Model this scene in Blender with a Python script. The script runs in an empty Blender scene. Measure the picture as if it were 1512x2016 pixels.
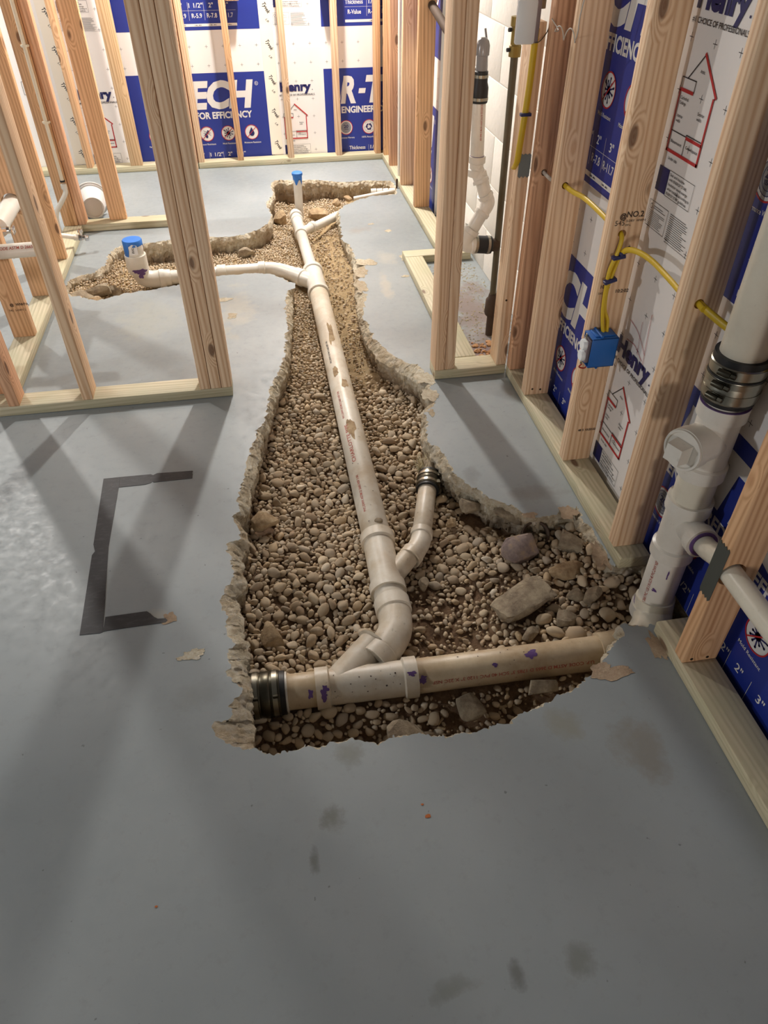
import bpy, bmesh, math, random
import numpy as np
from mathutils import Vector, Matrix, noise, geometry
SC = bpy.context.scene
COL = SC.collection
random.seed(7)
rs = np.random.RandomState(11)

# ------------------------------------------------------------------ camera
cam_d = bpy.data.cameras.new('camera'); cam = bpy.data.objects.new('camera', cam_d); COL.objects.link(cam)
RW = [[0.9859537516, -0.1122195882, 0.1237011064], [-0.1669953042, -0.6500095126, 0.7413502558], [-0.0027871245, -0.7515945699, -0.6596194618]]
m = Matrix(((RW[0][0], -RW[0][1], -RW[0][2], 0.0), (RW[1][0], -RW[1][1], -RW[1][2], 0.0), (RW[2][0], -RW[2][1], -RW[2][2], 1.44), (0, 0, 0, 1)))
cam.matrix_world = m
cam_d.sensor_fit = 'VERTICAL'; cam_d.sensor_height = 24.0; cam_d.sensor_width = 18.0
cam_d.lens = 24.0 * 1420.0 / 2016.0
cam_d.clip_start = 0.02
SC.camera = cam

# ------------------------------------------------------------------ world, lamps, exposure
w = bpy.data.worlds.new('world'); SC.world = w; w.use_nodes = True
w.node_tree.nodes['Background'].inputs[0].default_value = (1.0, 0.95, 0.88, 1)
w.node_tree.nodes['Background'].inputs[1].default_value = 0.055
def lamp(name, loc, power, size, color=(1.0, 0.96, 0.91)):
    d = bpy.data.lights.new(name, 'POINT'); d.energy = power; d.shadow_soft_size = size; d.color = color
    o = bpy.data.objects.new(name, d); o.location = loc; COL.objects.link(o); return o
lamp('ceiling_bulb_or_fill', (0.29, 4.75, 2.3), 95, 0.05)
ld = bpy.data.lights.new('added_downward_light', 'AREA'); ld.shape = 'DISK'; ld.size = 0.12; ld.energy = 38; ld.color = (1.0, 0.96, 0.91)  # no second fixture: added at the bulb so light falls off faster toward the foreground
lo = bpy.data.objects.new('added_downward_light', ld); lo.location = (0.29, 4.75, 2.28); COL.objects.link(lo)
lamp('ceiling_bulb_or_fill', (-1.9, 4.3, 2.35), 100, 0.05)
lamp('ceiling_bulb_or_fill', (-3.0, 1.3, 1.3), 72, 0.10, (0.95, 0.97, 1.0))  # added fill, set low at the left to brighten the right wall over the floor
lamp('low_rear_fill', (-0.5, -4.0, 0.9), 125, 0.25, (1.0, 0.92, 0.86))  # added fill behind the camera, kept low to light stud faces and spare the floor
SC.view_settings.view_transform = 'Standard'
SC.view_settings.look = 'None'
SC.view_settings.gamma = 1.0
SC.view_settings.use_curve_mapping = False
SC.view_settings.exposure = 0.42
SC.cycles.max_bounces = 6

# ------------------------------------------------------------------ materials
class NT:
    def __init__(s, name):
        s.m = bpy.data.materials.new(name); s.m.use_nodes = True; s.t = s.m.node_tree; s.n = s.t.nodes; s.l = s.t.links
        s.b = s.n['Principled BSDF']
    def new(s, typ, **kw):
        n = s.n.new(typ)
        for k, v in kw.items():
            if k.startswith('i_'):
                key = k[2:]; key = int(key) if key.isdigit() else key.replace('_', ' ')
                n.inputs[key].default_value = v
            else: setattr(n, k, v)
        return n
    def link(s, a, b): s.l.new(a, b)
    def coord(s, kind='Object'): return s.new('ShaderNodeTexCoord').outputs[kind]
    def noise(s, vec, scale, detail=3, rough=0.55, dist=0.0):
        n = s.new('ShaderNodeTexNoise'); n.inputs['Scale'].default_value = scale; n.inputs['Detail'].default_value = detail
        n.inputs['Roughness'].default_value = rough; n.inputs['Distortion'].default_value = dist; s.link(vec, n.inputs['Vector']); return n.outputs['Fac']
    def ramp(s, fac, stops):
        r = s.new('ShaderNodeValToRGB'); e = r.color_ramp.elements
        while len(e) < len(stops): e.new(0.5)
        for i, (p, c) in enumerate(stops):
            e[i].position = p; e[i].color = (c[0], c[1], c[2], 1) if hasattr(c, '__len__') else (c, c, c, 1)
        s.link(fac, r.inputs[0]); return r.outputs[0]
    def mix(s, fac, a, b, mode='MIX'):
        n = s.new('ShaderNodeMix', data_type='RGBA', blend_type=mode)
        for sock, v in ((n.inputs[0], fac), (n.inputs[6], a), (n.inputs[7], b)):
            if isinstance(v, (int, float)): sock.default_value = v
            elif isinstance(v, tuple): sock.default_value = (v[0], v[1], v[2], 1)
            else: s.link(v, sock)
        return n.outputs[2]
    def math(s, op, a, b=0.0, c=0.0):
        n = s.new('ShaderNodeMath', operation=op)
        for i, v in enumerate((a, b, c)):
            if isinstance(v, (int, float)): n.inputs[i].default_value = v
            else: s.link(v, n.inputs[i])
        return n.outputs[0]
    def vscale(s, vec, sc):
        n = s.new('ShaderNodeMapping'); n.inputs['Scale'].default_value = sc; s.link(vec, n.inputs['Vector']); return n.outputs[0]
    def bump(s, h, strength=0.3, dist=0.01):
        n = s.new('ShaderNodeBump'); n.inputs['Strength'].default_value = strength; n.inputs['Distance'].default_value = dist
        s.link(h, n.inputs['Height']); s.link(n.outputs[0], s.b.inputs['Normal'])
    def base(s, c):
        if isinstance(c, tuple): s.b.inputs['Base Color'].default_value = (c[0], c[1], c[2], 1)
        else: s.link(c, s.b.inputs['Base Color'])
    def set(s, rough=0.5, metal=0.0, spec=None):
        s.b.inputs['Roughness'].default_value = rough; s.b.inputs['Metallic'].default_value = metal
        if spec is not None: s.b.inputs['Specular IOR Level'].default_value = spec
        return s

def srgb(r, g, b):
    f = lambda v: (v / 255 / 12.92) if v / 255 <= 0.04045 else ((v / 255 + 0.055) / 1.055) ** 2.4
    return (f(r), f(g), f(b))
def plain(name, c, rough=0.5, metal=0.0, var=0.0):
    t = NT(name); t.set(rough, metal)
    if var:
        n = t.noise(t.coord(), 14, 4)
        t.base(t.mix(t.math('MULTIPLY', n, var), c, tuple(x * 0.45 for x in c)))
    else: t.base(c)
    return t.m

def wood_mat(name, light, dark, green=None, knots=True):
    t = NT(name); t.set(0.62)
    oi = t.new('ShaderNodeObjectInfo').outputs['Random']
    co = t.coord()
    off = t.new('ShaderNodeVectorMath', operation='ADD'); t.link(co, off.inputs[0])
    cmb = t.new('ShaderNodeCombineXYZ'); mm = t.math('MULTIPLY', oi, 37.0)
    for i in range(3): t.link(mm, cmb.inputs[i])
    t.link(cmb.outputs[0], off.inputs[1]); v = off.outputs[0]
    # knots: sparse cells stretched along the board
    vk = t.vscale(v, (15.0, 15.0, 6.0))
    vo = t.new('ShaderNodeTexVoronoi'); vo.inputs['Scale'].default_value = 1.0; t.link(vk, vo.inputs['Vector'])
    kd = vo.outputs['Distance']; sep = t.new('ShaderNodeSeparateColor'); t.link(vo.outputs['Color'], sep.inputs[0])
    rare = t.math('GREATER_THAN', sep.outputs[0], 0.74)
    near = t.ramp(kd, [(0.0, 1.0), (0.42, 0.0)])
    near = t.math('MULTIPLY', near, rare)
    # grain: thin long streaks, bent round the knots
    vg = t.vscale(v, (52.0, 52.0, 1.5))
    ad = t.new('ShaderNodeVectorMath', operation='ADD'); t.link(vg, ad.inputs[0])
    c2 = t.new('ShaderNodeCombineXYZ'); kk = t.math('MULTIPLY', near, 1.6); t.link(kk, c2.inputs[0]); t.link(kk, c2.inputs[1]); t.link(c2.outputs[0], ad.inputs[1])
    g1 = t.noise(ad.outputs[0], 1.0, 3, 0.6, 0.6)
    wv = t.new('ShaderNodeTexWave', wave_type='BANDS', bands_direction='DIAGONAL'); wv.inputs['Scale'].default_value = 0.8
    wv.inputs['Distortion'].default_value = 7.0; wv.inputs['Detail'].default_value = 2.0; wv.inputs['Detail Scale'].default_value = 0.6
    t.link(ad.outputs[0], wv.inputs['Vector'])
    fine = t.noise(t.vscale(v, (240.0, 240.0, 6.0)), 1.0, 2)
    g = t.math('ADD', t.math('MULTIPLY', g1, 0.45), t.math('MULTIPLY', wv.outputs['Fac'], 0.38))
    g = t.math('ADD', g, t.math('MULTIPLY', fine, 0.22))
    col = t.ramp(g, [(0.28, light), (0.52, tuple(a * 0.72 + b * 0.28 for a, b in zip(light, dark))), (0.86, dark)])
    tint = t.ramp(oi, [(0.0, (1.0, 0.96, 0.92)), (0.35, (0.90, 0.83, 0.74)), (0.65, (1.0, 0.92, 0.84)), (1.0, (0.92, 0.90, 0.88))])
    col = t.mix(0.75, col, tint, 'MULTIPLY')
    if green:
        gn = t.noise(v, 6.0, 3)
        col = t.mix(t.ramp(gn, [(0.35, 0.25), (0.65, 0.8)]), col, green)
    if knots:
        core = t.math('MULTIPLY', t.ramp(kd, [(0.12, 1.0), (0.19, 0.0)]), rare)
        col = t.mix(t.math('MULTIPLY', core, 0.8), col, srgb(96, 58, 34))
    t.base(col); t.bump(g, 0.25, 0.002)
    return t.m
M = {}
M['stud'] = wood_mat('fir_lumber', srgb(246, 220, 188), srgb(206, 162, 122))
M['stud_red'] = wood_mat('reddish_fir_lumber', srgb(230, 186, 150), srgb(184, 132, 98))
M['stud_orange'] = wood_mat('orange_fir_lumber', srgb(238, 198, 156), srgb(196, 146, 104))
M['plate'] = wood_mat('treated_lumber', srgb(220, 210, 186), srgb(164, 152, 122), srgb(184, 180, 148))
M['block'] = wood_mat('pale_fir_lumber', srgb(232, 200, 158), srgb(190, 146, 100), None, False)

# painted floor
FLOOR_STAINS = [(0.70, 0.74, 0.055, 0.09, srgb(112, 92, 60), 0.5), (0.55, 0.83, 0.05, 0.05, srgb(120, 112, 80), 0.5), (0.063, 0.835, 0.03, 0.045, srgb(96, 92, 62), 0.55),
    (0.013, 0.70, 0.03, 0.03, srgb(80, 74, 52), 0.7), (-0.04, 0.63, 0.012, 0.035, srgb(70, 64, 48), 0.7), (0.29, 0.378, 0.02, 0.035, srgb(66, 60, 48), 0.7),
    (0.418, 0.372, 0.03, 0.03, srgb(84, 82, 66), 0.6), (0.18, 0.37, 0.04, 0.02, srgb(84, 84, 64), 0.5), (-0.15, 3.10, 0.10, 0.22, srgb(196, 180, 148), 0.40), (-0.52, 3.05, 0.16, 0.2, srgb(176, 172, 150), 0.35),
    (-0.25, 2.85, 0.10, 0.10, srgb(190, 170, 130), 0.35), (0.61, 3.55, 0.06, 0.10, srgb(210, 196, 168), 0.3), (0.52, 3.95, 0.08, 0.05, srgb(140, 124, 104), 0.5), (0.55, 3.2, 0.03, 0.16, srgb(206, 190, 160), 0.45),
    (0.88, 2.85, 0.16, 0.40, srgb(112, 72, 50), 0.85), (0.80, 2.50, 0.12, 0.12, srgb(122, 60, 36), 0.8), (-0.40, 1.31, 0.05, 0.03, srgb(186, 170, 140), 0.4), (-0.06, 1.35, 0.05, 0.04, srgb(150, 150, 140), 0.3),
    (-0.27, 1.05, 0.07, 0.05, srgb(110, 112, 106), 0.35), (0.72, 1.95, 0.10, 0.25, srgb(160, 166, 160), 0.25), (0.58, 1.75, 0.03, 0.05, srgb(90, 90, 84), 0.45), (0.75, 1.62, 0.10, 0.05, srgb(112, 104, 92), 0.5)]
t = NT('painted_concrete_floor'); co = t.coord()
sx = t.new('ShaderNodeSeparateXYZ'); t.link(co, sx.inputs[0])
wn = t.new('ShaderNodeTexNoise'); wn.inputs['Scale'].default_value = 9.0; wn.inputs['Detail'].default_value = 5.0; wn.inputs['Roughness'].default_value = 0.7; t.link(co, wn.inputs['Vector'])
sw = t.new('ShaderNodeSeparateColor'); t.link(wn.outputs['Color'], sw.inputs[0])
n1 = t.noise(co, 1.7, 4, 0.5); n2 = t.noise(co, 30.0, 4, 0.7)
col = t.mix(t.ramp(n1, [(0.3, 0.0), (0.7, 1.0)]), srgb(134, 141, 143), srgb(154, 160, 161))
col = t.mix(t.math('MULTIPLY', t.ramp(n2, [(0.55, 0.0), (0.75, 1.0)]), 0.22), col, srgb(118, 120, 116))
n3 = t.noise(co, 55.0, 2, 0.5)
col = t.mix(t.ramp(n3, [(0.74, 0.0), (0.77, 0.55)]), col, srgb(70, 72, 70))
for (cx, cy, rx, ry, c, k) in FLOOR_STAINS:
    dx = t.math('DIVIDE', t.math('ADD', t.math('SUBTRACT', sx.outputs[0], cx), t.math('MULTIPLY', t.math('SUBTRACT', sw.outputs[0], 0.5), rx * 3.2)), rx)
    dy = t.math('DIVIDE', t.math('ADD', t.math('SUBTRACT', sx.outputs[1], cy), t.math('MULTIPLY', t.math('SUBTRACT', sw.outputs[1], 0.5), ry * 3.2)), ry)
    d = t.math('ADD', t.math('MULTIPLY', dx, dx), t.math('MULTIPLY', dy, dy))
    col = t.mix(t.math('MULTIPLY', t.ramp(d, [(0.05, 1.0), (1.0, 0.0)]), k * 0.7), col, c)
t.base(col); t.set(0.42)
t.link(t.ramp(n2, [(0.3, 0.34), (0.75, 0.62)]), t.b.inputs['Roughness']); t.bump(t.noise(co, 60.0, 3), 0.06, 0.002)
M['floor'] = t.m
# broken concrete
t = NT('broken_concrete'); co = t.coord(); t.set(0.9)
a = t.noise(co, 46.0, 8, 0.8); b_ = t.noise(co, 6.0, 3)
col = t.ramp(a, [(0.28, srgb(128, 108, 86)), (0.38, srgb(206, 188, 156)), (0.50, srgb(236, 224, 196)), (0.66, srgb(252, 247, 234))])
col = t.mix(t.math('MULTIPLY', t.ramp(b_, [(0.4, 0.0), (0.65, 1.0)]), 0.45), col, srgb(172, 138, 96))
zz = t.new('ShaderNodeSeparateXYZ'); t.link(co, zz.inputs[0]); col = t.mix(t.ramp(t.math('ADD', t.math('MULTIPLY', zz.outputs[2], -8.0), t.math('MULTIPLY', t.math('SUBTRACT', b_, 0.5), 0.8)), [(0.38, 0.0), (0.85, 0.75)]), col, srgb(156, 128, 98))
t.base(col); t.bump(t.noise(co, 95.0, 6, 0.8), 1.0, 0.012); M['concrete'] = t.m
# soil
t = NT('trench_soil'); co = t.coord(); t.set(0.95)
sx = t.new('ShaderNodeSeparateXYZ'); t.link(co, sx.inputs[0])
a = t.noise(co, 34.0, 6, 0.75)
col = t.ramp(a, [(0.28, srgb(96, 72, 52)), (0.5, srgb(150, 118, 88)), (0.75, srgb(190, 160, 124))])
sand = t.ramp(a, [(0.28, srgb(176, 144, 100)), (0.55, srgb(224, 196, 150)), (0.8, srgb(240, 222, 184))])
yy = t.math('ADD', sx.outputs[1], t.math('MULTIPLY', t.math('SUBTRACT', t.noise(co, 5.0, 3), 0.5), 0.9))
col = t.mix(t.ramp(t.math('MULTIPLY', yy, 0.2), [(0.40, 0.0), (0.56, 1.0)]), col, sand)
t.base(col); t.bump(t.noise(co, 120.0, 6, 0.8), 1.0, 0.015); M['soil'] = t.m
# pebbles
def pebble_mat(name, rnd_from):
    t = NT(name); t.set(0.8); co = t.coord()
    if rnd_from == 'attr':
        at = t.new('ShaderNodeAttribute', attribute_name='rnd'); r = at.outputs['Fac']
    else: r = t.new('ShaderNodeObjectInfo').outputs['Random']
    c = t.ramp(r, [(0.0, srgb(164, 140, 112)), (0.2, srgb(204, 182, 150)), (0.42, srgb(184, 164, 138)), (0.6, srgb(218, 198, 166)), (0.78, srgb(190, 176, 156)), (0.92, srgb(212, 186, 148)), (1.0, srgb(232, 220, 198))])
    n = t.noise(co, 60.0, 4, 0.7)
    c = t.mix(t.math('MULTIPLY', n, 0.40), c, srgb(140, 122, 100))
    t.base(c); t.bump(t.noise(co, 160.0, 4), 0.4, 0.003); return t.m
M['pebbles'] = pebble_mat('loose_gravel', 'attr'); M['pebble'] = pebble_mat('river_pebble', 'obj')
def rock_mat(name, c1, c2, c3):
    t = NT(name); t.set(0.9); co = t.coord(); a = t.noise(co, 22.0, 6, 0.7)
    t.base(t.ramp(a, [(0.32, c1), (0.5, c2), (0.7, c3)])); t.bump(t.noise(co, 70.0, 6, 0.8), 0.8, 0.01); return t.m
M['rock_tan'] = rock_mat('tan_rock', srgb(140, 112, 80), srgb(186, 160, 124), srgb(212, 190, 154))
M['rock_purple'] = rock_mat('purple_grey_rock', srgb(124, 108, 108), srgb(164, 146, 138), srgb(200, 170, 130))
M['rock_grey'] = rock_mat('grey_brown_rock', srgb(120, 104, 86), srgb(164, 148, 124), srgb(196, 180, 152))

def pvc_mat(name, clean, dirt, amt, rough=0.32):
    t = NT(name); t.set(rough); co = t.coord(); a = t.noise(co, 7.0, 5, 0.65); b = t.noise(co, 60.0, 3, 0.6)
    k = t.math('MULTIPLY', t.ramp(a, [(0.42, 0.0), (0.72, 1.0)]), amt)
    col = t.mix(k, clean, dirt); col = t.mix(t.math('MULTIPLY', t.ramp(b, [(0.66, 0.0), (0.74, 1.0)]), amt * 0.6), col, tuple(x * 0.5 for x in dirt))
    t.base(col); t.b.inputs['Subsurface Weight'].default_value = 0.0; return t.m
M['pvc'] = pvc_mat('white_pvc', srgb(226, 222, 212), srgb(190, 180, 160), 0.35)
M['pvc_dirty'] = pvc_mat('dusty_pvc', srgb(222, 214, 198), srgb(184, 160, 124), 0.8, 0.42)
M['pvc_tan'] = pvc_mat('tan_soiled_pvc', srgb(206, 188, 158), srgb(150, 120, 82), 0.8, 0.42)
M['pvc_aged'] = pvc_mat('cream_aged_pvc', srgb(224, 218, 200), srgb(176, 166, 146), 0.3)
M['white_plastic'] = plain('white_plastic', srgb(232, 238, 240), 0.35)
M['grey_plastic'] = plain('grey_plastic', srgb(140, 128, 132), 0.4)
M['blue_tape'] = plain('blue_tape', srgb(50, 122, 212), 0.55, 0, 0.35)
M['purple'] = plain('purple_primer', srgb(96, 66, 124), 0.5)
M['steel'] = plain('stainless_steel', srgb(168, 164, 150), 0.30, 1.0, 0.3)
M['steel_dark'] = plain('dull_steel', srgb(96, 92, 80), 0.34, 1.0, 0.6)
M['nail_plate'] = plain('dark_steel_plate', srgb(86, 90, 84), 0.55, 0.3, 0.3)
M['galv'] = plain('galvanised_plate', srgb(136, 150, 154), 0.45, 0.6, 0.5)
M['chrome'] = plain('chrome', srgb(210, 210, 212), 0.12, 1.0)
M['rubber'] = plain('black_rubber', srgb(24, 24, 25), 0.5)
M['iron'] = plain('rusty_cast_iron', srgb(92, 74, 60), 0.75, 0.3, 0.8)
M['old_pipe'] = plain('weathered_metal_pipe', srgb(112, 104, 84), 0.6, 0.4, 0.7)
M['brass'] = plain('dull_brass', srgb(150, 128, 62), 0.5, 0.4, 0.5)
M['clear'] = plain('clear_grey_plastic', srgb(140, 140, 142), 0.2)
M['board'] = None
t = NT('foam_board_facer'); co = t.coord(); t.set(0.5); nn = t.noise(t.vscale(co, (3.0, 3.0, 0.6)), 2.0, 3)
t.base(t.mix(nn, srgb(242, 239, 236), srgb(228, 224, 220))); t.bump(t.noise(t.vscale(co, (1.0, 1.0, 26.0)), 3.0, 2), 0.10, 0.003); M['board'] = t.m
M['foam_edge'] = plain('white_foam', srgb(238, 238, 236), 0.7)
t = NT('blue_print'); co = t.coord(); t.set(0.42); t.base(t.mix(t.noise(co, 5.0, 4), srgb(24, 40, 128), srgb(38, 58, 150))); M['blue'] = t.m
M['navy'] = plain('navy_ink', srgb(24, 28, 92), 0.5); M['white_ink'] = plain('white_ink', srgb(226, 224, 220), 0.5)
M['red_ink'] = plain('red_ink', srgb(186, 34, 40), 0.5); M['black_ink'] = plain('black_ink', srgb(40, 40, 46), 0.5); M['grey_ink'] = plain('grey_ink', srgb(150, 152, 156), 0.5)
M['red_text'] = plain('red_pipe_lettering', srgb(176, 84, 70), 0.5); M['stamp'] = plain('stamp_ink', srgb(62, 46, 36), 0.6)
M['tape_black'] = None
t = NT('scuffed_black_tape'); co = t.coord(); t.set(0.55); s1 = t.noise(t.vscale(co, (30.0, 90.0, 1.0)), 1.0, 4, 0.7); s2 = t.noise(co, 45.0, 3, 0.6)
cc = t.mix(t.ramp(s1, [(0.5, 0.0), (0.8, 0.5)]), srgb(44, 45, 48), srgb(92, 92, 94)); cc = t.mix(t.ramp(s2, [(0.74, 0.0), (0.78, 0.9)]), cc, srgb(200, 202, 202))
t.base(cc); M['tape_black'] = t.m
M['block_wall'] = None
t = NT('white_painted_block'); co = t.coord(); t.set(0.7); t.base(t.mix(t.math('MULTIPLY', t.noise(co, 3.0, 4), 0.5), srgb(236, 233, 226), srgb(212, 206, 194)))
t.bump(t.noise(co, 40.0, 5), 0.35, 0.006); M['block_wall'] = t.m
M['mortar'] = plain('painted_mortar', srgb(222, 218, 208), 0.85)
M['yellow'] = plain('yellow_cable_jacket', srgb(214, 180, 40), 0.42); M['cream_wire'] = plain('pale_wire', srgb(196, 188, 176), 0.5)
M['blue_box'] = plain('blue_plastic', srgb(24, 98, 178), 0.42); M['dark_blue'] = plain('dark_blue_plastic', srgb(36, 42, 92), 0.45)
M['wire_blue'] = plain('copper_red', srgb(170, 50, 30), 0.4)
M['pex'] = plain('cream_pex', srgb(232, 220, 196), 0.4); M['orange_foam'] = rock_mat('orange_sawdust', srgb(196, 140, 92), srgb(214, 164, 118), srgb(232, 190, 150))
M['pail'] = plain('translucent_pail', srgb(206, 204, 200), 0.35); M['tape_white'] = plain('white_seam_tape', srgb(236, 228, 212), 0.45)
M['label_paper'] = plain('white_label', srgb(236, 236, 236), 0.5)
M['chip'] = rock_mat('tan_bare_concrete', srgb(196, 178, 136), srgb(212, 194, 152), srgb(224, 212, 176)); M['chip2'] = rock_mat('brown_bare_concrete', srgb(150, 128, 104), srgb(176, 152, 126), srgb(196, 176, 150))
M['rust'] = plain('orange_spot', srgb(176, 96, 40), 0.7)

# ------------------------------------------------------------------ helpers
def empty(name, loc=(0, 0, 0), label=None, cat=None, group=None, rz=0.0):
    o = bpy.data.objects.new(name, None); COL.objects.link(o); o.location = loc; o.rotation_euler = (0, 0, rz); o.empty_display_size = 0.05
    tag(o, label, cat, group); return o
def tag(o, label=None, cat=None, group=None, kind=None):
    if label: o['label'] = label
    if cat: o['category'] = cat
    if group: o['group'] = group
    if kind: o['kind'] = kind
    return o
def finish(me, mat, smooth=None):
    if mat is not None: me.materials.append(mat if not isinstance(mat, str) else M[mat])
    if smooth is not None:
        me.shade_smooth()
        me.set_sharp_from_angle(angle=math.radians(smooth))
def put(name, me, parent=None):
    o = bpy.data.objects.new(name, me); COL.objects.link(o)
    if parent is not None:
        o.parent = parent; o.matrix_parent_inverse = Matrix.Identity(4)
        if isinstance(me, bpy.types.Mesh) and me.get('world'):   # world-space vertices under a moved parent
            o.matrix_parent_inverse = PM(parent).inverted()
    return o
def PM(o):
    mt = Matrix.LocRotScale(o.location, o.rotation_euler, o.scale)
    if o.parent: mt = PM(o.parent) @ o.matrix_parent_inverse @ mt
    return mt
def obj(name, bm, mat, parent=None, smooth=None, bw=True):
    me = bpy.data.meshes.new(name); bm.to_mesh(me); bm.free(); finish(me, mat, smooth)
    if bw: me['world'] = 1
    return put(name, me, parent)
def pyobj(name, verts, faces, mat, parent=None, smooth=None):
    me = bpy.data.meshes.new(name); me.from_pydata(verts, [], faces); me.update(); finish(me, mat, smooth); me['world'] = 1
    return put(name, me, parent)

def box(bm, lo, hi, bevel=0.0, rot=None, about=None):
    vs = [bm.verts.new((x, y, z)) for x in (lo[0], hi[0]) for y in (lo[1], hi[1]) for z in (lo[2], hi[2])]
    fs = [(0, 1, 3, 2), (4, 6, 7, 5), (0, 4, 5, 1), (2, 3, 7, 6), (0, 2, 6, 4), (1, 5, 7, 3)]
    ff = [bm.faces.new([vs[i] for i in f]) for f in fs]
    if bevel > 0:
        es = list({e for f in ff for e in f.edges})
        r = bmesh.ops.bevel(bm, geom=es, offset=bevel, segments=2, profile=0.5, affect='EDGES')
        vs = list({v for f in r['faces'] for v in f.verts} | {v for v in vs if v.is_valid})
    if rot is not None:
        c = Vector(about) if about is not None else (Vector(lo) + Vector(hi)) / 2
        for v in vs: v.co = c + rot @ (v.co - c)
    return vs
def boxobj(name, lo, hi, mat, parent=None, bevel=0.0):
    bm = bmesh.new(); box(bm, lo, hi, bevel); return obj(name, bm, mat, parent)

def frame(d):
    d = Vector(d).normalized(); a = Vector((0, 0, 1)) if abs(d.z) < 0.9 else Vector((1, 0, 0))
    u = d.cross(a).normalized(); return d, u, d.cross(u).normalized()
def ring_bridge(bm, r1, r2):
    n = len(r1)
    for i in range(n): bm.faces.new((r1[i], r1[(i + 1) % n], r2[(i + 1) % n], r2[i]))
def lathe(bm, p0, direc, prof, seg=32, cap0=True, cap1=True):
    d, u, v = frame(direc); p0 = Vector(p0); rings = []
    for (tt, r) in prof:
        rings.append([bm.verts.new(p0 + d * tt + (u * math.cos(2 * math.pi * i / seg) + v * math.sin(2 * math.pi * i / seg)) * max(r, 1e-4)) for i in range(seg)])
    for a, b in zip(rings, rings[1:]): ring_bridge(bm, a, b)
    if cap0: bm.faces.new(rings[0][::-1])
    if cap1: bm.faces.new(rings[-1])
def catmull(pts, n=8):
    P = [Vector(p) for p in pts]; P = [2 * P[0] - P[1]] + P + [2 * P[-1] - P[-2]]; out = []
    for i in range(1, len(P) - 2):
        for k in range(n):
            s = k / n; a, b, c, d = P[i - 1], P[i], P[i + 1], P[i + 2]
            out.append(0.5 * ((2 * b) + (c - a) * s + (2 * a - 5 * b + 4 * c - d) * s * s + (3 * b - a - 3 * c + d) * s ** 3))
    out.append(P[-2]); return out
def tube(bm, pts, r, seg=20, cap=True, flat=None):
    P = [Vector(p) for p in pts]; n = len(P)
    R_ = r if hasattr(r, '__len__') else [r] * n
    T = [(P[min(i + 1, n - 1)] - P[max(i - 1, 0)]).normalized() for i in range(n)]
    _, u, _ = frame(T[0]); rings = []
    for i in range(n):
        u = (u - T[i] * u.dot(T[i])).normalized(); v = T[i].cross(u)
        f = flat if flat else 1.0
        rings.append([bm.verts.new(P[i] + (u * math.cos(2 * math.pi * k / seg) + v * math.sin(2 * math.pi * k / seg) * f) * R_[i]) for k in range(seg)])
    for a, b in zip(rings, rings[1:]): ring_bridge(bm, a, b)
    if cap: bm.faces.new(rings[0][::-1]); bm.faces.new(rings[-1])
def cyl(name, p0, p1, r, mat, parent=None, seg=32):
    bm = bmesh.new(); d = Vector(p1) - Vector(p0); lathe(bm, p0, d, [(0, r * 0.97), (0.002, r), (d.length - 0.002, r), (d.length, r * 0.97)], seg)
    return obj(name, bm, mat, parent, 35)

# ------------------------------------------------------------------ flat print
_TC = {}
def text_mesh(s, bold=0.0, shear=0.0):
    k = (s, bold, shear)
    if k in _TC: return _TC[k]
    cu = bpy.data.curves.new('lettering', 'FONT'); cu.body = s; cu.size = 1.0; cu.offset = bold; cu.shear = shear; cu.resolution_u = 3
    o = bpy.data.objects.new('lettering', cu); COL.objects.link(o)
    dg = bpy.context.evaluated_depsgraph_get(); dg.update()
    me = bpy.data.meshes.new_from_object(o.evaluated_get(dg))
    vs = [(v.co.x, v.co.y) for v in me.vertices]; fs = [tuple(p.vertices) for p in me.polygons]
    bpy.data.objects.remove(o); bpy.data.curves.remove(cu); bpy.data.meshes.remove(me)
    _TC[k] = (vs, fs); return _TC[k]
CAP = 0.0
def cap_h():
    global CAP
    if not CAP: CAP = max(v[1] for v in text_mesh('H')[0])
    return CAP
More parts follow.
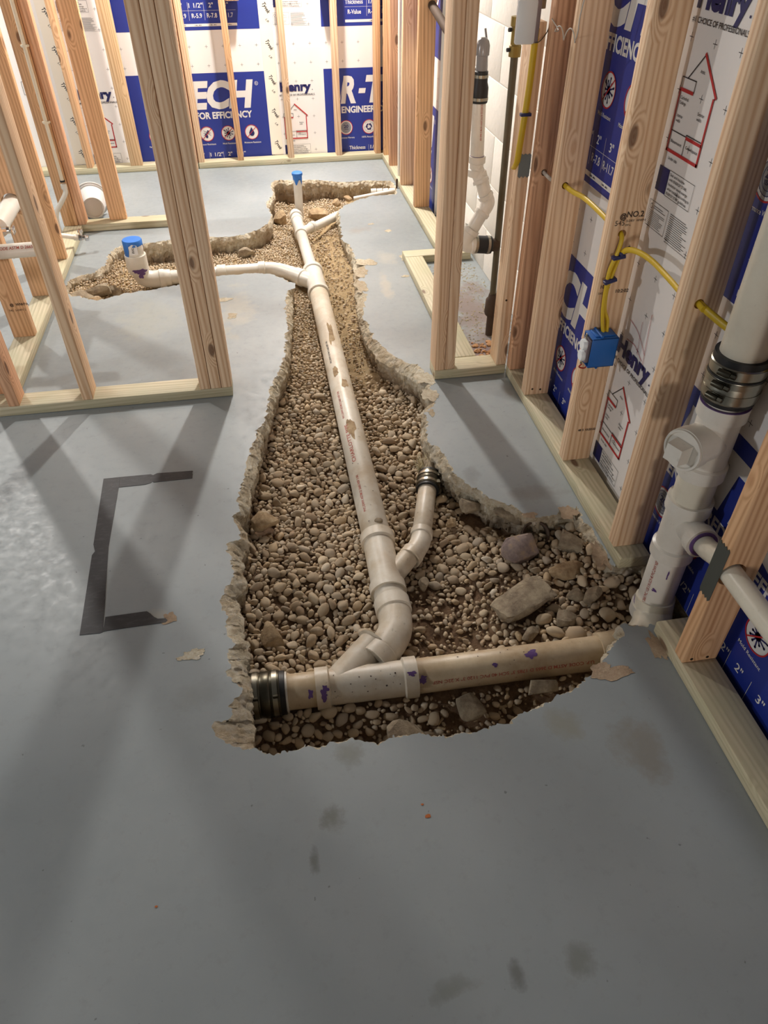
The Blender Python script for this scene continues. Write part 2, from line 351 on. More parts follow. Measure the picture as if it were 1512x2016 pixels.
class Flat:
    """flat print: every mark added under a name becomes one object, with one material per ink"""
    def __init__(s): s.e = []; s.cur = None
    def begin(s, name): s.cur = (name, {}); s.e.append(s.cur)
    def end(s): s.cur = None
    def add(s, c, vs, fs):
        g = s.cur
        if g is None: g = (None, {}); s.e.append(g)
        g[1].setdefault(c, []).append((list(vs), list(fs)))
    def poly(s, c, pts): s.add(c, [tuple(p) for p in pts], [tuple(range(len(pts)))])
    def rect(s, c, x0, z0, x1, z1): s.poly(c, [(x0, z0), (x1, z0), (x1, z1), (x0, z1)])
    def line(s, c, p, q, w):
        d = Vector((q[0] - p[0], q[1] - p[1])); L = d.length; d /= L; n = Vector((-d.y, d.x)) * w / 2; e = d * w / 2
        a, b = Vector(p) - e, Vector(q) + e
        s.poly(c, [tuple(a - n), tuple(b - n), tuple(b + n), tuple(a + n)])
    def disc(s, c, x, z, r, n=28, sx=1.0, rot=0.0):
        s.poly(c, [(x + r * sx * math.cos(a) * math.cos(rot) - r * math.sin(a) * math.sin(rot), z + r * sx * math.cos(a) * math.sin(rot) + r * math.sin(a) * math.cos(rot)) for a in [2 * math.pi * i / n for i in range(n)]])
    def ring(s, c, x, z, r0, r1, n=32, a0=0.0, a1=2 * math.pi):
        V = []; full = abs(a1 - a0 - 2 * math.pi) < 1e-6; k = n if full else n + 1
        for i in range(k):
            a = a0 + (a1 - a0) * i / n; V += [(x + r0 * math.cos(a), z + r0 * math.sin(a)), (x + r1 * math.cos(a), z + r1 * math.sin(a))]
        F = [(2 * i, 2 * i + 1, (2 * i + 3) % (2 * k), (2 * i + 2) % (2 * k)) for i in range(n)]
        s.add(c, V, F)
    def text(s, c, st, x0, x1, z0, h, bold=0.0, shear=0.0, rot=0.0):
        vs, fs = text_mesh(st, bold, shear); xs = [v[0] for v in vs]; a, b = min(xs), max(xs)
        kz = h / cap_h(); kx = (x1 - x0) / (b - a) if x1 is not None else kz
        pts = [((v[0] - a) * kx, v[1] * kz) for v in vs]
        cr, sr = math.cos(rot), math.sin(rot)
        s.add(c, [(x0 + p[0] * cr - p[1] * sr, z0 + p[0] * sr + p[1] * cr) for p in pts], fs)
    def build(s, parent, layers, names, base=0.0, clip=None, y=0.0):
        """local x = across, local z = up, facing -y"""
        for (nm, inks) in s.e:
            me_m = []; bm = bmesh.new()
            for c in inks:
                off = y - base - 0.0004 * layers.get(c, 1); mi = len(me_m); me_m.append(names[c][1])
                for (V, F) in inks[c]:
                    vv = [bm.verts.new((v[0], off, v[1])) for v in V]
                    for f in F:
                        try: q = bm.faces.new([vv[i] for i in f]); q.material_index = mi
                        except ValueError: pass
            if clip:
                xs = [v.co.x for v in bm.verts]; zs = [v.co.z for v in bm.verts]
                if min(xs) < clip[0] or max(xs) > clip[1] or min(zs) < clip[2] or max(zs) > clip[3]:
                    for co_, no in (((clip[0], 0, 0), (-1, 0, 0)), ((clip[1], 0, 0), (1, 0, 0)), ((0, 0, clip[2]), (0, 0, -1)), ((0, 0, clip[3]), (0, 0, 1))):
                        bmesh.ops.bisect_plane(bm, geom=bm.verts[:] + bm.edges[:] + bm.faces[:], plane_co=co_, plane_no=no, clear_outer=True)
            if not bm.faces: bm.free(); continue
            for f in bm.faces:
                if f.normal.y > 0: f.normal_flip()
            o = obj(nm or names[list(inks)[0]][0], bm, None, parent, bw=False)
            for m_ in me_m: o.data.materials.append(m_)

# ------------------------------------------------------------------ the broken slab
E_NEAR=[(-0.143,0.887),(-0.128,0.876),(-0.101,0.861),(-0.062,0.866),(-0.034,0.872),(0.011,0.87),(0.068,0.871),(0.091,0.861),(0.122,0.854),(0.17,0.863),(0.226,0.857),(0.271,0.847),(0.34,0.844),(0.425,0.852),(0.447,0.869),(0.495,0.883),(0.542,0.893),(0.58,0.913),(0.636,0.928),(0.687,0.96),(0.716,0.998),(0.753,1.032),(0.789,1.05)]
E_STACK=[(0.8,1.09),(0.845,1.065),(0.9,1.06),(0.975,1.03),(1.0,1.08),(1.0,1.2),(0.96,1.28),(0.9,1.3),(0.868,1.285)]
E_SILL=[(0.875,1.186),(0.866,1.232),(0.864,1.283),(0.86,1.345),(0.86,1.421),(0.85,1.486),(0.853,1.549)]
E_RIGHT=[(0.81,1.537),(0.762,1.515),(0.721,1.512),(0.692,1.52),(0.682,1.554),(0.651,1.591),(0.605,1.628),(0.582,1.665),(0.559,1.699),(0.533,1.743),(0.527,1.792),(0.518,1.841),(0.506,1.9),(0.483,1.955),(0.486,2.025),(0.501,2.076),(0.504,2.128),(0.538,2.162),(0.56,2.2),(0.564,2.281),(0.567,2.355),(0.558,2.466),(0.507,2.487),(0.465,2.552),(0.44,2.612),(0.413,2.704),(0.406,2.84),(0.394,2.91),(0.418,3.012),(0.445,3.125),(0.415,3.219),(0.419,3.276),(0.473,3.381),(0.508,3.513),(0.45,3.537),(0.45,3.65),(0.446,3.741),(0.416,3.804),(0.431,3.989),(0.445,4.172),(0.442,4.24),(0.507,4.36),(0.596,4.435),(0.678,4.485),(0.831,4.487)]
I_RIGHT=[(0.82,1.466),(0.79,1.494),(0.761,1.534),(0.716,1.511),(0.683,1.536),(0.663,1.575),(0.614,1.617),(0.579,1.66),(0.534,1.711),(0.505,1.793),(0.491,1.851),(0.478,1.893),(0.466,2.002),(0.48,2.078),(0.493,2.141),(0.506,2.186),(0.535,2.213),(0.538,2.265),(0.53,2.336),(0.506,2.408),(0.458,2.496),(0.406,2.57),(0.387,2.676),(0.377,2.782),(0.376,2.896),(0.388,3.082),(0.398,3.189),(0.414,3.336),(0.434,3.498),(0.438,3.628),(0.431,3.711),(0.424,3.826),(0.425,4.014),(0.437,4.214),(0.436,4.299)]
E_BACK=[(0.859,4.608),(0.847,4.753),(0.683,4.792),(0.541,4.776),(0.395,4.855),(0.305,4.871),(0.228,4.874),(0.158,4.897),(0.109,4.885),(0.087,4.766),(0.096,4.627),(0.044,4.442),(0.064,4.248),(0.041,4.129),(-0.006,4.067),(-0.088,3.989),(-0.164,3.966),(-0.293,3.981),(-0.392,3.969),(-0.498,3.973),(-0.576,3.958),(-0.639,3.941),(-0.73,3.935),(-0.762,3.899),(-0.782,3.854),(-0.786,3.69),(-0.818,3.614),(-0.877,3.588),(-0.933,3.538),(-0.945,3.476),(-0.94,3.418),(-0.905,3.351),(-0.857,3.342),(-0.82,3.303),(-0.77,3.279),(-0.734,3.294),(-0.702,3.315),(-0.646,3.344),(-0.573,3.348),(-0.44,3.381),(-0.349,3.423),(-0.223,3.461),(-0.145,3.465),(-0.062,3.463),(-0.011,3.448),(0.042,3.42),(0.083,3.371),(0.122,3.317)]
E_LEFT=[(0.128,3.264),(0.085,3.221),(0.071,3.115),(0.067,3.017),(0.06,2.853),(0.04,2.712),(0.035,2.627),(0.012,2.53),(-0.015,2.457),(-0.039,2.368),(-0.048,2.264),(-0.067,2.168),(-0.095,2.11),(-0.109,2.057),(-0.132,1.959),(-0.145,1.863),(-0.162,1.773),(-0.162,1.7),(-0.181,1.657),(-0.159,1.607),(-0.166,1.575),(-0.202,1.554),(-0.187,1.488),(-0.184,1.422),(-0.211,1.366),(-0.223,1.329),(-0.2,1.283),(-0.202,1.222),(-0.183,1.189),(-0.198,1.171),(-0.204,1.148),(-0.194,1.113),(-0.21,1.103),(-0.173,1.06),(-0.17,1.039),(-0.2,1.01),(-0.199,0.973),(-0.228,0.969),(-0.239,0.957),(-0.232,0.937),(-0.205,0.909),(-0.173,0.896),(-0.155,0.89)]
I_LEFT=[(0.119,3.3),(0.106,3.257),(0.104,3.131),(0.089,2.98),(0.081,2.871),(0.066,2.781),(0.062,2.694),(0.047,2.6),(0.03,2.499),(0.0,2.432),(-0.017,2.358),(-0.032,2.256),(-0.053,2.174),(-0.068,2.11),(-0.075,2.087),(-0.093,1.978),(-0.11,1.865),(-0.128,1.828),(-0.127,1.76),(-0.137,1.718),(-0.161,1.693),(-0.16,1.653),(-0.128,1.6),(-0.141,1.563),(-0.16,1.522),(-0.158,1.478),(-0.15,1.413),(-0.16,1.375),(-0.18,1.359),(-0.171,1.326),(-0.154,1.286),(-0.162,1.256),(-0.154,1.209),(-0.146,1.175),(-0.154,1.152),(-0.15,1.105),(-0.144,1.052),(-0.145,1.001),(-0.147,0.96),(-0.149,0.918),(-0.144,0.897)]

E_SILL = E_SILL[2:]
def resample(pl, step=None, n=None):
    P = [Vector((p[0], p[1], 0)) for p in pl]; L = [0]
    for a, b in zip(P, P[1:]): L.append(L[-1] + (b - a).length)
    if n is None: n = max(2, int(L[-1] / step))
    out = []; j = 0
    for i in range(n + 1):
        s = L[-1] * i / n
        while j < len(L) - 2 and L[j + 1] < s: j += 1
        f = (s - L[j]) / max(1e-9, L[j + 1] - L[j]); out.append(P[j].lerp(P[j + 1], f))
    return out
STEP = 0.0050
def seg(outer, inner=None, w=0.010, drop=0.012):
    o = resample(outer, STEP); n = len(o) - 1
    if inner:
        Q = resample(inner, 0.004); q = []; j = 0
        for i, p in enumerate(o):      # pair each point with the nearest one ahead on the inner line
            lim = Q[j:j + 60]; b = min(range(len(lim)), key=lambda k: (lim[k] - p).length + 0.0005 * k); j += b; q.append(Q[j].copy())
        for _ in range(6): q = [q[0]] + [(q[k - 1] + q[k] * 2 + q[k + 1]) / 4 for k in range(1, n)] + [q[-1]]
        return o, q, drop
    q = []
    for i, p in enumerate(o):
        t_ = (o[min(i + 1, n)] - o[max(i - 1, 0)]).normalized(); q.append(p + Vector((-t_.y, t_.x, 0)) * w)
    return o, q, drop
SEGS = [seg(E_NEAR, w=0.004, drop=0.010), seg(E_NEAR[-1:] + E_STACK + E_SILL[:1], w=0.012, drop=0.02), seg(E_SILL, w=0.02, drop=0.03),
        seg(E_SILL[-1:] + E_RIGHT, [(0.835, 1.50)] + I_RIGHT + [(0.455, 4.33), (0.60, 4.41), (0.845, 4.60)], drop=0.028), seg(E_RIGHT[-1:] + E_BACK, w=0.012, drop=0.02),
        seg(E_BACK[-1:] + E_LEFT + E_NEAR[:1], [(0.14, 3.36)] + I_LEFT + [(-0.135, 0.895)], drop=0.028)]
OUT, INN, DROP = [], [], []
for o_, q_, dr in SEGS:
    OUT += o_[:-1]; INN += q_[:-1]; DROP += [dr] * (len(o_) - 1)
# smooth the seams of the inner line, then give both lines a ragged break
N = len(OUT)
def smooth(A, it):
    for _ in range(it): A = [(A[i - 1] + A[i] * 2 + A[(i + 1) % N]) / 4 for i in range(N)]
    return A
INN = smooth(INN, 2); DROP = [sum(DROP[(i + k) % N] for k in range(-6, 7)) / 13 for i in range(N)]
def jit(p, s, a, z=0.0): return Vector((noise.noise(Vector((p.x * s, p.y * s, 3.1 + z))), noise.noise(Vector((p.x * s, p.y * s, 9.7 + z))), 0)) * a
OUT = [p + jit(p, 150, 0.0060) + jit(p, 62, 0.009) + jit(p, 26, 0.010) for p in OUT]; INN = [p + jit(p, 110, 0.003, 5) + jit(p, 50, 0.005, 5) + jit(p, 24, 0.006, 5) for p in INN]
OUTER_XY = np.array([(p.x, p.y) for p in OUT]); INNER_XY = np.array([(p.x, p.y) for p in INN])
SM = smooth(OUT, 12)
# top surface: outer rectangle with the hole
X0, X1, Y0, Y1 = -4.2, 1.10, -1.6, 5.33
rect = []
for a, b, n in (((X0, Y0), (X1, Y0), 6), ((X1, Y0), (X1, Y1), 8), ((X1, Y1), (X0, Y1), 6), ((X0, Y1), (X0, Y0), 8)):
    for i in range(n): rect.append(Vector((a[0] + (b[0] - a[0]) * i / n, a[1] + (b[1] - a[1]) * i / n)))
co2 = [Vector((p.x, p.y)) for p in rect] + [Vector((p.x, p.y)) for p in OUT]
nr = len(rect); eds = [(i, (i + 1) % nr) for i in range(nr)] + [(nr + i, nr + (i + 1) % N) for i in range(N)]
vs2, _, fs2, _, _, _ = geometry.delaunay_2d_cdt(co2, eds, [], 4, 1e-6)
def inside(pts, poly):
    x, y = pts[:, 0], pts[:, 1]; ins = np.zeros(len(pts), bool); px_, py_ = poly[:, 0], poly[:, 1]; j = len(poly) - 1
    for i in range(len(poly)):
        c = ((py_[i] > y) != (py_[j] > y)); dy = py_[j] - py_[i]
        if dy != 0: ins ^= c & (x < (px_[j] - px_[i]) * (y - py_[i]) / dy + px_[i])
        j = i
    return ins
cen = np.array([[sum(vs2[i][k] for i in f) / len(f) for k in (0, 1)] for f in fs2]); keep = ~inside(cen, OUTER_XY)
fl = pyobj('floor', [(v.x, v.y, 0.0) for v in vs2], [f for f, k in zip(fs2, keep) if k], M['floor'])
for p in fl.data.polygons:
    if p.normal.z < 0: p.flip()
tag(fl, 'blue-grey painted concrete floor with a long trench broken through it', None, None, 'structure')
# broken rim and wall of the slab
V = []; rows = []
def inward(i):
    t_ = (SM[(i + 2) % N] - SM[i - 2]).normalized(); return Vector((-t_.y, t_.x, 0))
NR = 24
for k in range(NR):
    row = []
    for i in range(N):
        o_, q_ = OUT[i], INN[i]; nrm = inward(i)
        if k <= 8:
            f = k / 8; p = o_.lerp(q_, f); z = -DROP[i] * (f ** 1.5); a = 0.0 if k == 0 else 0.0055
        else:
            f = (k - 8) / (NR - 9); p = q_ - nrm * (0.022 * math.sin(f * 1.5)); z = -DROP[i] - f * 0.14; a = 0.012
        s = Vector((p.x * 48, p.y * 48, z * 52)); h = 0.8 * noise.noise(s) + 0.6 * noise.noise(s * 2.3) + 0.45 * noise.noise(s * 4.7)
        p = p + nrm * h * a; z += (noise.noise(s * 1.7 + Vector((5, 5, 5))) + 0.6 * noise.noise(s * 4.1)) * a * 0.8
        if k > 0: z = min(z, -0.0015)
        row.append(len(V)); V.append((p.x, p.y, z))
    rows.append(row)
F = []
for a, b in zip(rows, rows[1:]):
    for i in range(N): F.append((a[i], b[i], b[(i + 1) % N], a[(i + 1) % N]))
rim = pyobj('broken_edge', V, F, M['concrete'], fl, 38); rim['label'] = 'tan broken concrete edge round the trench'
bmx = bmesh.new(); bmx.from_mesh(rim.data); bmesh.ops.recalc_face_normals(bmx, faces=bmx.faces); bmx.to_mesh(rim.data); bmx.free()

# bare patches where the paint has chipped off
def blob_poly(cx, cy, rx, ry, seed, n=26, rag=0.5):
    pts = []
    for i in range(n):
        a = 2 * math.pi * i / n; k = 1 + rag * noise.noise(Vector((math.cos(a) * 1.6, math.sin(a) * 1.6, seed * 3.3))) + 0.4 * rag * noise.noise(Vector((math.cos(a) * 5, math.sin(a) * 5, seed)))
        pts.append((cx + rx * math.cos(a) * k, cy + ry * math.sin(a) * k))
    return pts
def chip(cx, cy, rx, ry, seed, mat='chip', rag=0.6):
    pts = blob_poly(cx, cy, rx, ry, seed, 34, rag)
    bm = bmesh.new(); top = [bm.verts.new((x, y, 0.0009)) for x, y in pts]; c = bm.verts.new((cx, cy, 0.0011))
    for i in range(len(top)): bm.faces.new((top[i], top[(i + 1) % len(top)], c))
    obj('bare_patch', bm, 'concrete' if mat == 'chip' else mat, fl)
for i, (x, y, a, b, mt) in enumerate([(-0.285, 1.172, 0.030, 0.016, 'chip'), (-0.315, 1.165, 0.010, 0.006, 'chip'), (0.722, 0.945, 0.050, 0.016, 'chip2'), (0.690, 0.955, 0.030, 0.022, 'chip2'), (0.745, 0.95, 0.02, 0.010, 'chip2'),
        (0.50, 3.50, 0.050, 0.045, 'chip'), (0.455, 3.38, 0.035, 0.05, 'chip'), (0.435, 3.22, 0.03, 0.06, 'chip'), (0.555, 2.36, 0.035, 0.05, 'chip'), (0.545, 2.24, 0.03, 0.04, 'chip'), (0.53, 2.12, 0.014, 0.02, 'chip'),
        (0.82, 1.52, 0.028, 0.03, 'chip2'), (0.70, 1.53, 0.02, 0.014, 'chip2'), (0.66, 3.30, 0.02, 0.012, 'chip'), (0.68, 3.9, 0.02, 0.02, 'chip'), (-0.206, 3.19, 0.045, 0.018, 'chip'), (-0.17, 3.02, 0.02, 0.03, 'chip'),
        (0.69, 3.52, 0.014, 0.04, 'chip'), (0.60, 4.02, 0.02, 0.012, 'chip'), (-0.352, 1.300, 0.020, 0.018, 'chip2'), (0.84, 1.33, 0.020, 0.055, 'chip2'), (-0.175, 1.08, 0.012, 0.012, 'chip'), (0.855, 1.00, 0.018, 0.045, 'chip2')]):
    chip(x, y, a, b, i + 1, mt)
for i, (x, y, r) in enumerate([(0.201, 0.674, 0.006), (0.195, 0.70, 0.003), (-0.335, 0.59, 0.003)]): chip(x, y, r, r * 0.7, 40 + i, 'rust', 0.4)
# ------------------------------------------------------------------ floor marking tape
def tape(pts, label):
    bm = bmesh.new(); lo = [bm.verts.new((x, y, 0.0004)) for x, y in pts]; hi = [bm.verts.new((x, y, 0.0012)) for x, y in pts]
    bm.faces.new(hi); n = len(pts)
    for i in range(n): bm.faces.new((lo[i], lo[(i + 1) % n], hi[(i + 1) % n], hi[i]))
    bmesh.ops.triangulate(bm, faces=bm.faces[:]); bmesh.ops.recalc_face_normals(bm, faces=bm.faces[:])
    tag(obj('tape_strip', bm, 'tape_black'), label, 'tape', 'black tape strips on the floor')
def ragged(a, b, n, amp, seed):
    rr = random.Random(seed); return [(a[0] + (b[0] - a[0]) * i / n + rr.uniform(-amp, amp), a[1] + (b[1] - a[1]) * i / n + rr.uniform(-amp, amp)) for i in range(1, n)]
tape([(-0.5345, 1.929), (-0.440, 1.927), (-0.432, 1.921), (-0.420, 1.929), (-0.3075, 1.923)] + ragged((-0.3075, 1.923), (-0.307, 1.883), 7, 0.0015, 2) + [(-0.307, 1.883), (-0.428, 1.883), (-0.432, 1.890), (-0.436, 1.882), (-0.455, 1.876), (-0.5345, 1.876)], 'short black tape strip, top arm of the open tape bracket on the floor')
tape([(-0.587, 1.929), (-0.535, 1.929), (-0.5345, 1.60), (-0.513, 1.283), (-0.520, 1.280), (-0.5700, 1.282), (-0.5775, 1.575), (-0.571, 1.59), (-0.579, 1.62)], 'long scuffed black tape strip, upright of the open tape bracket on the floor')
tape([(-0.5125, 1.333), (-0.408, 1.335), (-0.398, 1.325), (-0.388, 1.312), (-0.378, 1.304), (-0.358, 1.302), (-0.352, 1.294), (-0.357, 1.288), (-0.40, 1.287), (-0.500, 1.285), (-0.5125, 1.284)], 'short black tape strip with torn end, bottom arm of the open tape bracket')

# ------------------------------------------------------------------ soil in the trench
def near_pipe(x, y):
    return abs(x - 0.24)
def gz(x, y):
    z = -0.128
    if y < 1.04: z -= min(0.05, (1.04 - y) * 0.6)
    z += 0.045 * max(0.0, min(1.0, (x - 0.42) / 0.25)) * max(0.0, min(1.0, (1.62 - y) / 0.2)) * (1 if y > 1.10 else max(0.0, (y - 0.98) / 0.12))
    z += 0.05 * max(0.0, min(1.0, (x - 0.68) / 0.15)) * max(0.0, min(1.0, (y - 1.15) / 0.1)) * max(0.0, min(1.0, (1.65 - y) / 0.1))
    if y > 2.2:
        k = min(1.0, (y - 2.2) / 0.8); z += 0.045 * k * max(0.0, min(1.0, (abs(x - 0.24) - 0.06) / 0.12)) * (1.0 if x > 0.24 else 0.55)
    if y > 4.0: z += -0.03 * min(1, (y - 4.0) / 0.4)
    if x < -0.05 and y > 3.1: z = -0.105 - 0.01 * math.sin(x * 9)
    if x < -0.68 and y > 3.1: z += 0.055 * min(1, (-0.68 - x) / 0.12)
    s = Vector((x * 5, y * 5, 0.3)); z += 0.016 * noise.noise(s) + 0.008 * noise.noise(s * 3.1)
    return min(z, -0.035)
gx, gy = 112, 216
V = []
for j in range(gy + 1):
    for i in range(gx + 1):
        x = -1.02 + 2.10 * i / gx; y = 0.80 + 4.16 * j / gy
        V.append((x, y, gz(x, y) + 0.006 * noise.noise(Vector((x * 40, y * 40, 0)))))
F = [(j * (gx + 1) + i, j * (gx + 1) + i + 1, (j + 1) * (gx + 1) + i + 1, (j + 1) * (gx + 1) + i) for j in range(gy) for i in range(gx)]
soil = pyobj('trench_soil', V, F, M['soil'], None, 180); tag(soil, 'brown soil and yellow sand under the gravel at the bottom of the trench', 'soil', None, 'stuff')

# ------------------------------------------------------------------ gravel
def ico(sub):
    bm = bmesh.new(); bmesh.ops.create_icosphere(bm, subdivisions=sub, radius=1.0); bm.verts.ensure_lookup_table()
    V = np.array([v.co[:] for v in bm.verts]); F = np.array([[v.index for v in f.verts] for f in bm.faces]); bm.free(); return V, F
def stone_verts(V, seed, cut=5, rough=0.10):
    r = np.random.RandomState(seed); V = V.copy()
    for _ in range(cut):
        n = r.normal(size=3); n /= np.linalg.norm(n); d = r.uniform(0.50, 0.80); h = V @ n - d; V = V - np.outer(np.clip(h, 0, None), n) * 0.95
    o = r.uniform(0, 50, 3)
    k = np.array([noise.noise(Vector(tuple(p * 1.3 + o))) for p in V]); return V * (1 + rough * 2 * k)[:, None]
I1V, I1F = ico(1); I2V, I2F = ico(2); I3V, I3F = ico(3)
S1 = [stone_verts(I1V, 100 + i, 3) for i in range(14)]; S2 = [stone_verts(I2V, 200 + i, 4, 0.08) for i in range(14)]
PIPES = [((-0.16, 1.084), (0.86, 1.066), 0.040), ((0.24, 1.30), (0.24, 3.45), 0.040), ((0.235, 3.4), (0.212, 4.36), 0.024), ((-0.6, 3.60), (0.03, 3.66), 0.024), ((0.03, 3.66), (0.235, 3.44), 0.026), ((0.25, 1.42), (0.37, 1.56), 0.025), ((0.37, 1.56), (0.465, 1.84), 0.027), ((0.10, 1.08), (0.23, 1.24), 0.04), ((0.22, 4.12), (0.49, 4.44), 0.022)]
def pipe_d(x, y):
    b = 9.0
    for (a, c, r) in PIPES:
        dx, dy = c[0] - a[0], c[1] - a[1]; L = dx * dx + dy * dy; s = max(0, min(1, ((x - a[0]) * dx + (y - a[1]) * dy) / L))
        b = min(b, math.hypot(x - a[0] - s * dx, y - a[1] - s * dy) - r)
    return b
cell = 0.03; GH = {}
stones = []
def try_put(x, y, r, kk):
    ci, cj = int(x // cell), int(y // cell)
    for a in (-2, -1, 0, 1, 2):
        for b in (-2, -1, 0, 1, 2):
            for (X, Y, R_) in GH.get((ci + a, cj + b), ()):
                if (X - x) ** 2 + (Y - y) ** 2 < (kk * (R_ + r)) ** 2: return False
    GH.setdefault((ci, cj), []).append((x, y, r)); return True
BIG_ROCKS = [  # name, x, y, z, dims, rotation z, tilt, material, label
    ('rock', -0.096, 1.735, -0.085, (0.052, 0.040, 0.036), 0.4, 0.3, 'rock_tan', 'tan angular rock under the left broken edge, halfway along the black tape bracket'),
    ('rock', -0.095, 1.283, -0.105, (0.034, 0.050, 0.026), 0.3, 0.2, 'rock_tan', 'squarish tan stone by the left trench edge, behind the coupling of the crosswise pipe'),
    ('rock', 0.662, 1.455, -0.060, (0.070, 0.058, 0.060), 0.5, -0.3, 'rock_purple', 'large purple-grey rock in front of the clay pipe opening'),
    ('concrete_chunk', 0.610, 1.265, -0.060, (0.098, 0.046, 0.026), 0.38, -0.40, 'rock_grey', 'long flat slab of broken concrete with a grey underside, behind the crosswise pipe'),
    ('rock', 0.755, 1.335, -0.060, (0.055, 0.040, 0.038), -0.2, 0.2, 'rock_tan', 'tan rounded rock right of the long broken concrete slab'),
    ('rock', 0.695, 1.185, -0.075, (0.040, 0.034, 0.030), 0.1, 0.1, 'rock_grey', 'brown round stone just behind the hub end of the crosswise pipe'),
    ('rock', 0.590, 1.155, -0.085, (0.030, 0.022, 0.022), 0.5, 0.0, 'rock_grey', 'small brown stone below the long flat concrete slab'),
    ('concrete_chunk', 0.205, 0.925, -0.105, (0.058, 0.046, 0.036), 0.6, 0.4, 'rock_grey', 'lumpy concrete chunk at the near trench edge below the wye'),
    ('concrete_chunk', 0.165, 0.885, -0.105, (0.030, 0.024, 0.022), 0.1, 0.1, 'rock_grey', 'small concrete lump tucked under the near trench edge'),
    ('rock', 0.380, 0.985, -0.115, (0.050, 0.040, 0.024), -0.4, 0.2, 'rock_grey', 'flat broken stone in front of the middle of the crosswise pipe'),
    ('concrete_chunk', 0.565, 0.995, -0.085, (0.045, 0.020, 0.012), 0.1, 0.5, 'rock_grey', 'thin grey concrete flake in front of the right half of the crosswise pipe'),
    ('rock', 0.555, 1.665, -0.060, (0.046, 0.030, 0.028), -0.5, 0.2, 'rock_grey', 'lump of broken concrete hanging below the right rim near the rubber coupling'),
    ('concrete_chunk', 0.655, 1.585, -0.040, (0.045, 0.018, 0.016), -0.7, 0.3, 'rock_grey', 'narrow pale concrete splinter below the right rim'),
    ('rock', 0.350, 1.400, -0.100, (0.022, 0.026, 0.018), 0.2, 0.1, 'rock_grey', 'grey rounded stone right of the main wye fitting'),
    ('rock', 0.490, 1.640, -0.095, (0.026, 0.020, 0.016), 0.8, 0.1, 'rock_tan', 'tan pyramid-shaped stone beside the rubber coupling'),
    ('rock', -0.79, 3.335, -0.060, (0.050, 0.035, 0.035), 0.3, 0.3, 'rock_tan', 'rust-brown rock at the far left end of the side trench'),
    ('concrete_chunk', -0.86, 3.40, -0.045, (0.060, 0.040, 0.035), 0.9, 0.3, 'rock_grey', 'rough brown concrete chunk at the far left tip of the side trench'),
    ('concrete_chunk', -0.80, 3.46, -0.050, (0.055, 0.035, 0.035), 0.3, -0.3, 'rock_grey', 'rough concrete chunk leaning on the left wall of the side trench'),
    ('rock', -0.735, 3.50, -0.060, (0.045, 0.035, 0.035), 0.6, 0.3, 'rock_grey', 'brown clod just left of the capped toilet riser'),
    ('rock', -0.73, 3.38, -0.070, (0.038, 0.028, 0.025), 0.1, 0.2, 'rock_grey', 'brown clod in front of the capped toilet riser, to its left'),
    ('rock', 0.35, 4.55, -0.115, (0.075, 0.055, 0.040), 0.2, 0.1, 'rock_tan', 'tan rock just right of the capped vertical riser'),
    ('rock', 0.12, 4.52, -0.110, (0.055, 0.060, 0.050), 0.5, 0.1, 'rock_tan', 'tan rock just left of the capped vertical riser'),
    ('rock', 0.48, 4.62, -0.075, (0.040, 0.032, 0.030), 0.2, 0.1, 'rock_tan', 'pale yellow stone at the back of the trench near the right wall'),
    ('rock', 0.56, 4.66, -0.065, (0.035, 0.030, 0.025), 0.5, 0.1, 'rock_tan', 'smaller pale yellow stone at the back of the trench nearest the right wall'),
    ('concrete_chunk', -0.10, 3.93, -0.075, (0.050, 0.035, 0.030), 0.5, 0.4, 'rock_grey', 'pale grey concrete chunk in the side trench behind the branch pipe'),
    ('concrete_chunk', 0.79, 1.235, -0.060, (0.035, 0.020, 0.035), 0.7, 0.3, 'rock_grey', 'upright flat concrete shard right of the tan rounded rock, near the white stack'),
    ('concrete_chunk', 0.800, 1.43, -0.050, (0.035, 0.050, 0.035), -0.5, 0.2, 'rock_grey', 'rough concrete chunk leaning on the right trench wall beside the sill plate'),
    ('rock', 0.745, 1.245, -0.075, (0.034, 0.024, 0.024), -0.3, 0.2, 'rock_grey', 'brown stone between the concrete slab end and the upright shard')]
for b in BIG_ROCKS: GH.setdefault((int(b[1] // cell), int(b[2] // cell)), []).append((b[1], b[2], max(b[4][0], b[4][1]) * 0.75))
rr = random.Random(5)
REG = [(-0.22, 0.56, 0.84, 4.9), (0.40, 1.0, 0.84, 1.62), (-0.96, 0.1, 3.26, 4.0)]
def scatter(n, r0, r1, kk, cond):
    c = []
    for (a, b, c0, d) in REG:
        k = int(n * (b - a) * (d - c0) / 4.0); c += [(rr.uniform(a, b), rr.uniform(c0, d)) for _ in range(k)]
    pts = np.array(c); ok = inside(pts, OUTER_XY)
    for (x, y), o in zip(c, ok):
        if not o or not cond(x, y): continue
        r = rr.uniform(r0, r1)
        if y > 2.6: r *= 0.8
        if pipe_d(x, y) < r * 0.1: continue
        if try_put(x, y, r, kk): stones.append((x, y, r))
rubble = lambda x, y: x > 0.33 and y < 1.6
dirt = lambda x, y: (x > 0.27 and 1.10 < y < 1.40 and x < 0.62) or (0.27 < x < 0.46 and y > 2.5 and y < 4.2) or (x > 0.3 and y < 1.05)
scatter(1500, 0.019, 0.027, 0.95, lambda x, y: rubble(x, y) and y > 1.12 and x > 0.6)
scatter(3000, 0.0150, 0.0205, 0.84, lambda x, y: y < 2.5 and not dirt(x, y) and rr.random() < 0.75)
scatter(16000, 0.0105, 0.0150, 0.76, lambda x, y: y < 3.0 and (not dirt(x, y) or rr.random() < 0.05))
scatter(36000, 0.0072, 0.0105, 0.74, lambda x, y: (not dirt(x, y) or rr.random() < 0.10))
